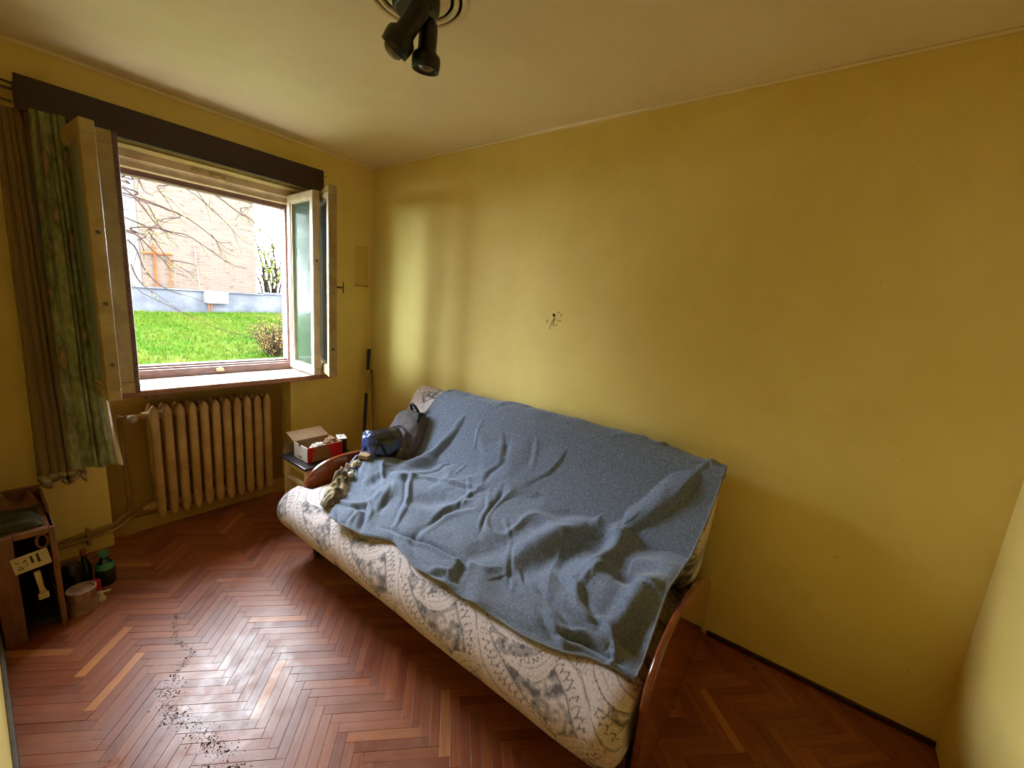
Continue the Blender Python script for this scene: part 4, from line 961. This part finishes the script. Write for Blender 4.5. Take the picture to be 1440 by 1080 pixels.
def spot(piv, tip, bulb):
    piv = Vector(piv); tip = Vector(tip); d = (tip-piv); ln = d.length; q = d.normalized().to_track_quat('Z', 'Y').to_matrix().to_4x4()
    M = Matrix.Translation(piv) @ q
    prof = [(a*1.12 if a > .01 else a, b) for a, b in [(.001, -.02), (.014, -.018), (.024, -.006), (.027, .008), (.0275, ln*.52), (.029, ln*.58), (.040, ln*.66), (.0425, ln*.74), (.042, ln*.86), (.040, ln), (.037, ln), (.038, ln*.8), (.001, ln*.70)]]
    h = ob('spot_head', MB().lathe(prof, 32, M), M_METALBLK, lp, smooth=True)
    ob('bulb', MB().lathe([(.001, ln*.72), (.022, ln*.74), (.033, ln*.9), (.031, ln*.97+bulb), (.018, ln+bulb+.006), (.001, ln+bulb+.009)], 24, M), M_REFLECT, h, smooth=True)
    return h
ob('swivel_arm', MB().tube([(-1.05, -1.80, H-.045), (-1.042, -1.810, H-.09)], .012, 10).tube([(-1.09, -1.81, H-.045), (-1.102, -1.843, H-.08)], .012, 10), M_METALBLK, lp, smooth=True)
spot((-1.102, -1.843, 2.425), (-1.136, -1.751, 2.315), .012)
spot((-1.042, -1.810, 2.415), (-1.036, -1.793, 2.289), -.008)

# ------------------------------------------------------------------ outside
M_GRASS = pm('lawn_grass', (26, 46, 3), (52, 54, 20), 2.2, .95, .6, lo=.4, hi=.7, coord='World', spec=.03)
M_BLADE = pm('grass_blade', (30, 54, 3), (56, 62, 14), 1.2, .9, spec=.05, coord='World')
def zground(x, y): return .75-(10-y)*.112+.04*math.sin(x*1.3+y)
lawn_n = 60
X, Y = np.meshgrid(np.linspace(-9, 12, lawn_n), np.linspace(.45, 13, lawn_n), indexing='ij')
Z = .75-(10-np.minimum(Y, 10))*.112+.03*np.sin(X*1.3+Y)
V, F = from_grid(np.stack([X, Y, Z], -1)); me = make_mesh('lawn', V, F); me.materials.append(M_GRASS)
lawn = ob('lawn', me, None, smooth=True, label='bright green grassy bank rising to the house outside', cat='lawn', kind='structure')
pv = ob('bounce_strip', MB().box(-8, 8, .30, 2.7, -.55, -.38), pm('pale_bounce_surface', (205, 200, 190), (185, 180, 170), 2, .9, coord='World'), label='unseen pale strip added outside to bounce light onto the ceiling', cat='reflector', kind='structure')  # added below the sill, out of view, to bounce skylight onto the ceiling
gb = MB(); rr = random.Random(3)
for _ in range(26000):
    y = 3.2+6.6*rr.random()**.8; xc = -1.07+(y+3.02)*.0; a0 = -2.07+(y+3.02)*(-.12); a1 = -2.07+(y+3.02)*.52
    x = a0+(a1-a0)*rr.random(); z = .75-(10-y)*.112+.03*math.sin(x*1.3+y)
    h_ = rr.uniform(.04, .10); t = rr.random()*PI; dx, dy = math.cos(t)*.008, math.sin(t)*.008; lx, ly = rr.gauss(0, .025), rr.gauss(0, .025)
    gb.add([(x-dx, y-dy, z), (x+dx, y+dy, z), (x+lx, y+ly, z+h_)], [(0, 1, 2)])
ob('grass_blades', gb, M_BLADE, lawn, kind='stuff', fix=False)
# neighbouring house
M_BRICKW = pm('pale_pink_brick_wall', (150, 132, 118), (134, 112, 98), 1.2, .9, .3, coord='World')
def facade_mat():
    m, t, b = new_mat('pale_speckled_brick')
    g = N(t, 'ShaderNodeNewGeometry'); sx = N(t, 'ShaderNodeSeparateXYZ'); t.links.new(g.outputs['Position'], sx.inputs[0])
    cbx = N(t, 'ShaderNodeCombineXYZ'); t.links.new(sx.outputs[0], cbx.inputs[0]); t.links.new(sx.outputs[2], cbx.inputs[1])
    bk = N(t, 'ShaderNodeTexBrick', inp={'Scale': 4., 'Mortar Size': .012, 'Brick Width': .9, 'Row Height': .28}); t.links.new(cbx.outputs[0], bk.inputs['Vector'])
    bk.inputs['Color1'].default_value = s2l((62, 48, 40)); bk.inputs['Color2'].default_value = s2l((52, 42, 35)); bk.inputs['Mortar'].default_value = s2l((69, 60, 50))
    n = N(t, 'ShaderNodeTexNoise', inp={'Scale': 5., 'Detail': 4.}); mp = N(t, 'ShaderNodeMapping'); mp.inputs['Scale'].default_value = (1, 1, 2.2); t.links.new(g.outputs['Position'], mp.inputs[0]); t.links.new(mp.outputs[0], n.inputs['Vector'])
    r = ramp(t, n.outputs[0], [(.60, (1, 1, 1, 1)), (.66, (.62, .58, .55, 1))])
    mx = N(t, 'ShaderNodeMix', data_type='RGBA', blend_type='MULTIPLY'); mx.inputs[0].default_value = 1.
    t.links.new(bk.outputs[0], mx.inputs[6]); t.links.new(r.outputs[0], mx.inputs[7]); t.links.new(mx.outputs[2], b.inputs['Base Color']); b.inputs['Roughness'].default_value = .9; b.inputs['Specular IOR Level'].default_value = .2
    return m
M_FAC = facade_mat()
M_CONC = pm('grey_render_plinth', (64, 64, 68), (44, 45, 49), 1.6, .9, .3, coord='World', spec=.04)
M_WHITEFAC = pm('white_render', (85, 85, 85), (76, 76, 79), 2, .9, coord='World', spec=.04)
hs = root('neighbour_house', (1.5, 10, .75), 'pale brick house with a grey plinth beyond the lawn', 'house')
ob('brick_wall', MB().box(.62, 3.08, 10, 10.4, 1.28, 6.2), M_FAC, hs)
ob('white_wall', MB().box(-1.2, .62, 10.05, 10.4, .5, 6.2), M_WHITEFAC, hs)
ob('plinth', MB().box(-1.2, 6.5, 9.86, 10.4, .45, 1.26), M_CONC, hs)
ob('plinth_coping', MB().box(-1.2, 3.2, 9.82, 10.0, 1.25, 1.29).box(3.2, 6.5, 9.84, 10.3, 1.27, 1.33), M_CONC, hs, bevel=.01)
M_HWIN = pm('house_window_pane', (60, 66, 78), (44, 50, 60), 2, .2)
for z0 in (2.98, 1.55):
    wf = ob('window_frame', rect_ring(.16, .50, z0, z0+.95, .05, 9.98, 10.06), M_WHITEFAC, hs)
    ob('pane', MB().box(.2, .46, 10.03, 10.05, z0+.05, z0+.45), M_HWIN, wf); ob('pane', MB().box(.2, .46, 10.03, 10.05, z0+.5, z0+.9), M_HWIN, wf)
M_GAS = pm('orange_gas_pipe', (95, 48, 18), (83, 35, 15), 3, .6, spec=.04)
gp = root('gas_pipe_frame', (.9, 9.9, 1.3), 'orange pipe frame on the brick wall of the house', 'pipe')
ob('upright', MB().tube([(.86, 9.94, 1.29), (.86, 9.94, 2.28)], .025, 8), M_GAS, gp); ob('upright', MB().tube([(1.14, 9.94, 1.29), (1.14, 9.94, 2.0)], .018, 8), M_GAS, gp)
ob('crossbar', MB().tube([(.62, 9.94, 2.06), (1.2, 9.94, 2.09)], .025, 8), M_GAS, gp)
mtb = root('meter_box', (2.03, 9.75, 1.0), 'white meter box mounted on the grey plinth of the house', 'meter box')
ob('box_body', MB().box(1.76, 2.26, 9.66, 9.86, .97, 1.27), M_WHITEFAC, mtb, bevel=.01)
ob('box_lid', MB().box(1.745, 2.275, 9.64, 9.87, 1.255, 1.285), M_WHITEFAC, mtb, bevel=.008)
ob('supply_pipe', MB().tube([(1.84, 9.76, .97), (1.84, 9.76, .72)], .018, 8).tube([(1.90, 9.76, .97), (1.90, 9.76, .8)], .014, 8), M_GAS, mtb)
mp_ = root('thin_mast', (1.72, 9.9, 1.3), 'thin vertical rod on the middle of the brick wall', 'rod')
ob('rod', MB().tube([(1.72, 9.95, 1.29), (1.66, 9.95, 2.35)], .010, 6), M_DKPLASTIC, mp_)
# overhanging tree at the left: trunk stands beyond the frame, its bare twigs hang into view
M_TWIG = pm('bare_twig_bark', (37, 26, 20), (27, 19, 15), 5, .9, spec=.04)
M_BUD = pm('spring_bud_green', (70, 76, 30), (59, 67, 24), 5, .8, spec=.04)
tr = root('bare_tree', (-2.6, 4.6, -.2), 'bare spring tree whose thin budding branches hang across the window view', 'tree')
ob('trunk', MB().tube([(-2.6, 4.8, .05), (-2.55, 4.75, 1.2), (-2.4, 4.7, 2.4), (-2.2, 4.6, 3.4)], [.13, .11, .09, .05], 10), M_TWIG, tr, smooth=True)
BRANCHES = [
 [(-0.669, 4.6, 2.742), (-0.632, 4.512, 2.766), (-0.544, 4.425, 2.812), (-0.405, 4.337, 2.842), (-0.209, 4.25, 2.83), (-0.011, 4.163, 2.707), (0.136, 4.075, 2.583), (0.256, 3.988, 2.439), (0.388, 3.9, 2.267)],
 [(-0.717, 4.4, 2.552), (-0.605, 4.343, 2.535), (-0.439, 4.286, 2.49), (-0.267, 4.229, 2.435), (-0.059, 4.171, 2.35), (0.129, 4.114, 2.21), (0.263, 4.057, 2.089), (0.408, 4.0, 2.111)],
 [(-0.684, 4.5, 2.094), (-0.619, 4.422, 2.127), (-0.529, 4.344, 2.157), (-0.371, 4.267, 2.167), (-0.225, 4.189, 2.14), (-0.088, 4.111, 2.119), (0.093, 4.033, 1.99), (0.266, 3.956, 1.854), (0.384, 3.878, 1.778), (0.507, 3.8, 1.756)],
 [(-0.706, 4.3, 2.615), (-0.58, 4.283, 2.521), (-0.478, 4.267, 2.367), (-0.398, 4.25, 2.236), (-0.311, 4.233, 2.152), (-0.148, 4.217, 2.112), (-0.051, 4.2, 2.094)],
 [(-0.606, 4.7, 2.664), (-0.486, 4.675, 2.577), (-0.362, 4.65, 2.486), (-0.295, 4.625, 2.31), (-0.224, 4.6, 2.165)],
 [(-0.665, 4.4, 2.077), (-0.56, 4.36, 2.045), (-0.445, 4.32, 1.896), (-0.325, 4.28, 1.758), (-0.258, 4.24, 1.627), (-0.095, 4.2, 1.574)],
 [(-0.538, 4.6, 2.243), (-0.413, 4.525, 2.128), (-0.33, 4.45, 1.95), (-0.23, 4.375, 1.771), (-0.005, 4.3, 1.6)],
 [(-0.66, 4.4, 1.98), (-0.585, 4.36, 1.875), (-0.53, 4.32, 1.63), (-0.415, 4.28, 1.453), (-0.289, 4.24, 1.36), (-0.17, 4.2, 1.316)],
 [(0.055, 4.8, 2.97), (0.218, 4.733, 2.845), (0.289, 4.667, 2.709), (0.393, 4.6, 2.542)],
 [(0.038, 4.2, 2.875), (0.154, 4.1, 2.786), (0.272, 4.0, 2.686), (0.457, 3.9, 2.529), (0.585, 3.8, 2.443), (0.695, 3.7, 2.26), (0.899, 3.6, 2.012)],
 [(-0.216, 4.8, 2.913), (-0.226, 4.733, 2.766), (-0.19, 4.667, 2.665), (-0.108, 4.6, 2.61)],
 [(-0.427, 4.9, 2.984), (-0.396, 4.833, 2.833), (-0.365, 4.767, 2.682), (-0.285, 4.7, 2.628)],
 [(-0.602, 4.8, 2.823), (-0.539, 4.7, 2.878), (-0.45, 4.6, 2.924), (-0.395, 4.5, 2.863)],
 [(0.185, 4.1, 2.184), (0.228, 4.05, 2.083), (0.268, 4.0, 1.908)],
 [(0.577, 4.3, 2.803), (0.621, 4.25, 2.625), (0.705, 4.2, 2.508)],
 [(-0.663, 4.3, 1.665), (-0.624, 4.233, 1.487), (-0.553, 4.167, 1.377), (-0.466, 4.1, 1.301)],
 [(-0.25, 4.3, 2.436), (-0.288, 4.35, 2.296), (-0.395, 4.4, 2.177)],
 [(-0.224, 4.4, 1.772), (-0.103, 4.35, 1.769), (0.065, 4.3, 1.736)],
 [(-0.619, 4.5, 2.106), (-0.509, 4.5, 1.991), (-0.477, 4.5, 1.859)],
 [(-0.624, 4.7, 2.933), (-0.556, 4.667, 2.901), (-0.515, 4.633, 2.844), (-0.436, 4.6, 2.748)],
]
#BRANCHES_HERE
trk = [(-2.45, 4.72, 1.9), (-2.4, 4.7, 2.3), (-2.3, 4.65, 2.8), (-2.2, 4.6, 3.3)]
tw = MB(); bu = MB(); r3 = random.Random(5)
for k, pts in enumerate(BRANCHES):
    P = np.array(pts); st_ = np.array(min(trk, key=lambda q: math.dist(q, pts[0]))); P = np.vstack([st_[None], P]) if k % 2 == 0 else P
    n = max(10, int(sum(np.linalg.norm(np.diff(P, axis=0), axis=1))/.06)); t = np.linspace(0, 1, n)
    C = cat_rom(np.linspace(0, 1, len(P)), P, t); r0 = .012 if len(pts) > 3 else .008
    ob('branch', MB().tube([tuple(c) for c in C], list(np.linspace(r0, .004, n)), 5), M_TWIG, tr, smooth=True)
    for i in range(3, n, 2):
        c = Vector(C[i]); d = (Vector(C[i])-Vector(C[i-1])).normalized()
        if r3.random() < .5:
            e = (d+Vector((r3.gauss(0, .4), r3.gauss(0, .4), r3.gauss(-.1, .5)))).normalized()*r3.uniform(.12, .4); m_ = c+e*.5+Vector((0, 0, r3.gauss(0, .02)))
            tw.tube([c, m_, c+e], [.004, .003, .002], 3, cap=False); c2 = c+e
            for q in (m_, c2):
                s = .012; bu.add([q+Vector((-s, 0, 0)), q+Vector((s, 0, .004)), q+Vector((0, .003, s*1.6))], [(0, 1, 2)])
ob('twigs', tw, M_TWIG, tr, kind='stuff', fix=False); ob('buds', bu, M_BUD, tr, kind='stuff', fix=False)
# tree behind the plinth at the right, bush in the lawn
def bushy(name, x, y, z, h_, rad_, nst, m_leaf, label, cat, nleaf, ls, spread=.6, seed=1):
    r = root(name, (x, y, z), label, cat); R3 = random.Random(seed); leafs = MB(); stems = MB(); k = 0
    for s in range(nst):
        a = R3.random()*2*PI; e = Vector((math.cos(a)*spread*R3.random(), math.sin(a)*spread*R3.random(), 1)).normalized()*h_*R3.uniform(.6, 1.); b = Vector((x+R3.gauss(0, rad_*.15), y+R3.gauss(0, rad_*.1), z-.03))
        m1 = b+e*.5+Vector((R3.gauss(0, .04), R3.gauss(0, .04), 0))*h_; q = b+e
        ob('stem', MB().tube([b, m1, q], [.012*h_, .008*h_, .003*h_], 5), M_TWIG, r, smooth=True) if s < 14 else stems.tube([b, m1, q], [.010*h_, .006*h_, .003*h_], 4, cap=False)
        for _ in range(7):
            t = R3.uniform(.35, 1); c = b+e*t; d = Vector((R3.gauss(0, 1), R3.gauss(0, 1), R3.gauss(.4, .6))).normalized()*h_*R3.uniform(.12, .3)
            stems.tube([c, c+d*.5+Vector((0, 0, .02)), c+d], [.005*h_, .003*h_, .002*h_], 3, cap=False)
            for _ in range(nleaf):
                p = c+d*R3.random()+Vector((R3.gauss(0, ls), R3.gauss(0, ls), R3.gauss(0, ls))); s1 = Vector((R3.gauss(0, 1), R3.gauss(0, 1), R3.gauss(0, 1))).normalized()*ls; s2 = s1.orthogonal().normalized()*ls*.6
                leafs.add([p-s1, p+s2, p+s1, p-s2], [(0, 1, 2, 3)])
    ob('twigs', stems, M_TWIG, r, kind='stuff', fix=False); ob('leaves', leafs, m_leaf, r, kind='stuff', fix=False)
M_YLEAF = pm('young_yellow_leaf', (92, 98, 36), (74, 84, 26), 5, .9, spec=.05)
bushy('budding_tree', 4.1, 11.6, .7, 3.3, .9, 14, M_YLEAF, 'light green budding tree at the right edge of the brick house', 'tree', 14, .045, .6, 4)
M_BROWNLEAF = pm('reddish_twig_leaf', (124, 84, 42), (96, 84, 34), 5, .8, spec=.04)
bushy('lawn_bush', 1.45, 5.2, .18, .90, .30, 60, M_BROWNLEAF, 'low reddish brown bush in the grass outside', 'bush', 3, .011, .95, 9)
# leafy tree further left, mirrored in the glass of the opened leaf
M_HEDGE = pm('spring_leaf', (34, 56, 22), (52, 64, 26), 3, .8, spec=.1)
def crown_tree(x, y, z, rad_, zc, n, label, seed):
    r_ = root('leafy_tree', (x, y, z), label, 'tree'); R4 = random.Random(seed); lf_ = MB()
    ob('trunk', MB().tube([(x, y, z), (x+.1, y, z+1.2), (x, y, zc)], [.16, .13, .06], 8), M_TWIG, r_, smooth=True)
    for _ in range(n):
        d = Vector((R4.gauss(0, 1), R4.gauss(0, 1), R4.gauss(0, 1))).normalized()*rad_*(R4.random()**.5)*(1+.3*math.sin(R4.random()*9))
        p = Vector((x+d.x, y+d.y, zc+d.z*1.2)); s1 = Vector((R4.gauss(0, 1), R4.gauss(0, 1), R4.gauss(0, 1))).normalized()*.09; s2 = s1.orthogonal().normalized()*.06
        lf_.add([p-s1, p+s2, p+s1, p-s2], [(0, 1, 2, 3)])
    ob('leaves', lf_, M_HEDGE, r_, kind='stuff', fix=False)
crown_tree(-6.1, 12.5, .7, 1.9, 3.2, 6000, 'leafy green tree in the garden mirrored in the pane of the opened window leaf', 12)
ch = root('washing_line', (.3, 3.2, .9), 'thin dark line strung across the garden in front of the lawn', 'line')
LINE = [(-1.2, 4.0, 1.947), (-0.84, 3.4, 1.425), (-0.78, 3.3, 1.338), (-0.526, 3.1, 1.176), (-0.22, 2.9, 0.988), (-0.022, 2.8, 0.919), (0.196, 2.7, 0.846), (0.464, 2.6, 0.806), (1.268, 2.3, 0.686)]
#LINE_HERE
ob('line_wire', MB().tube(LINE, .004, 5), M_TWIG, ch, smooth=True)
bpy.context.view_layer.update()
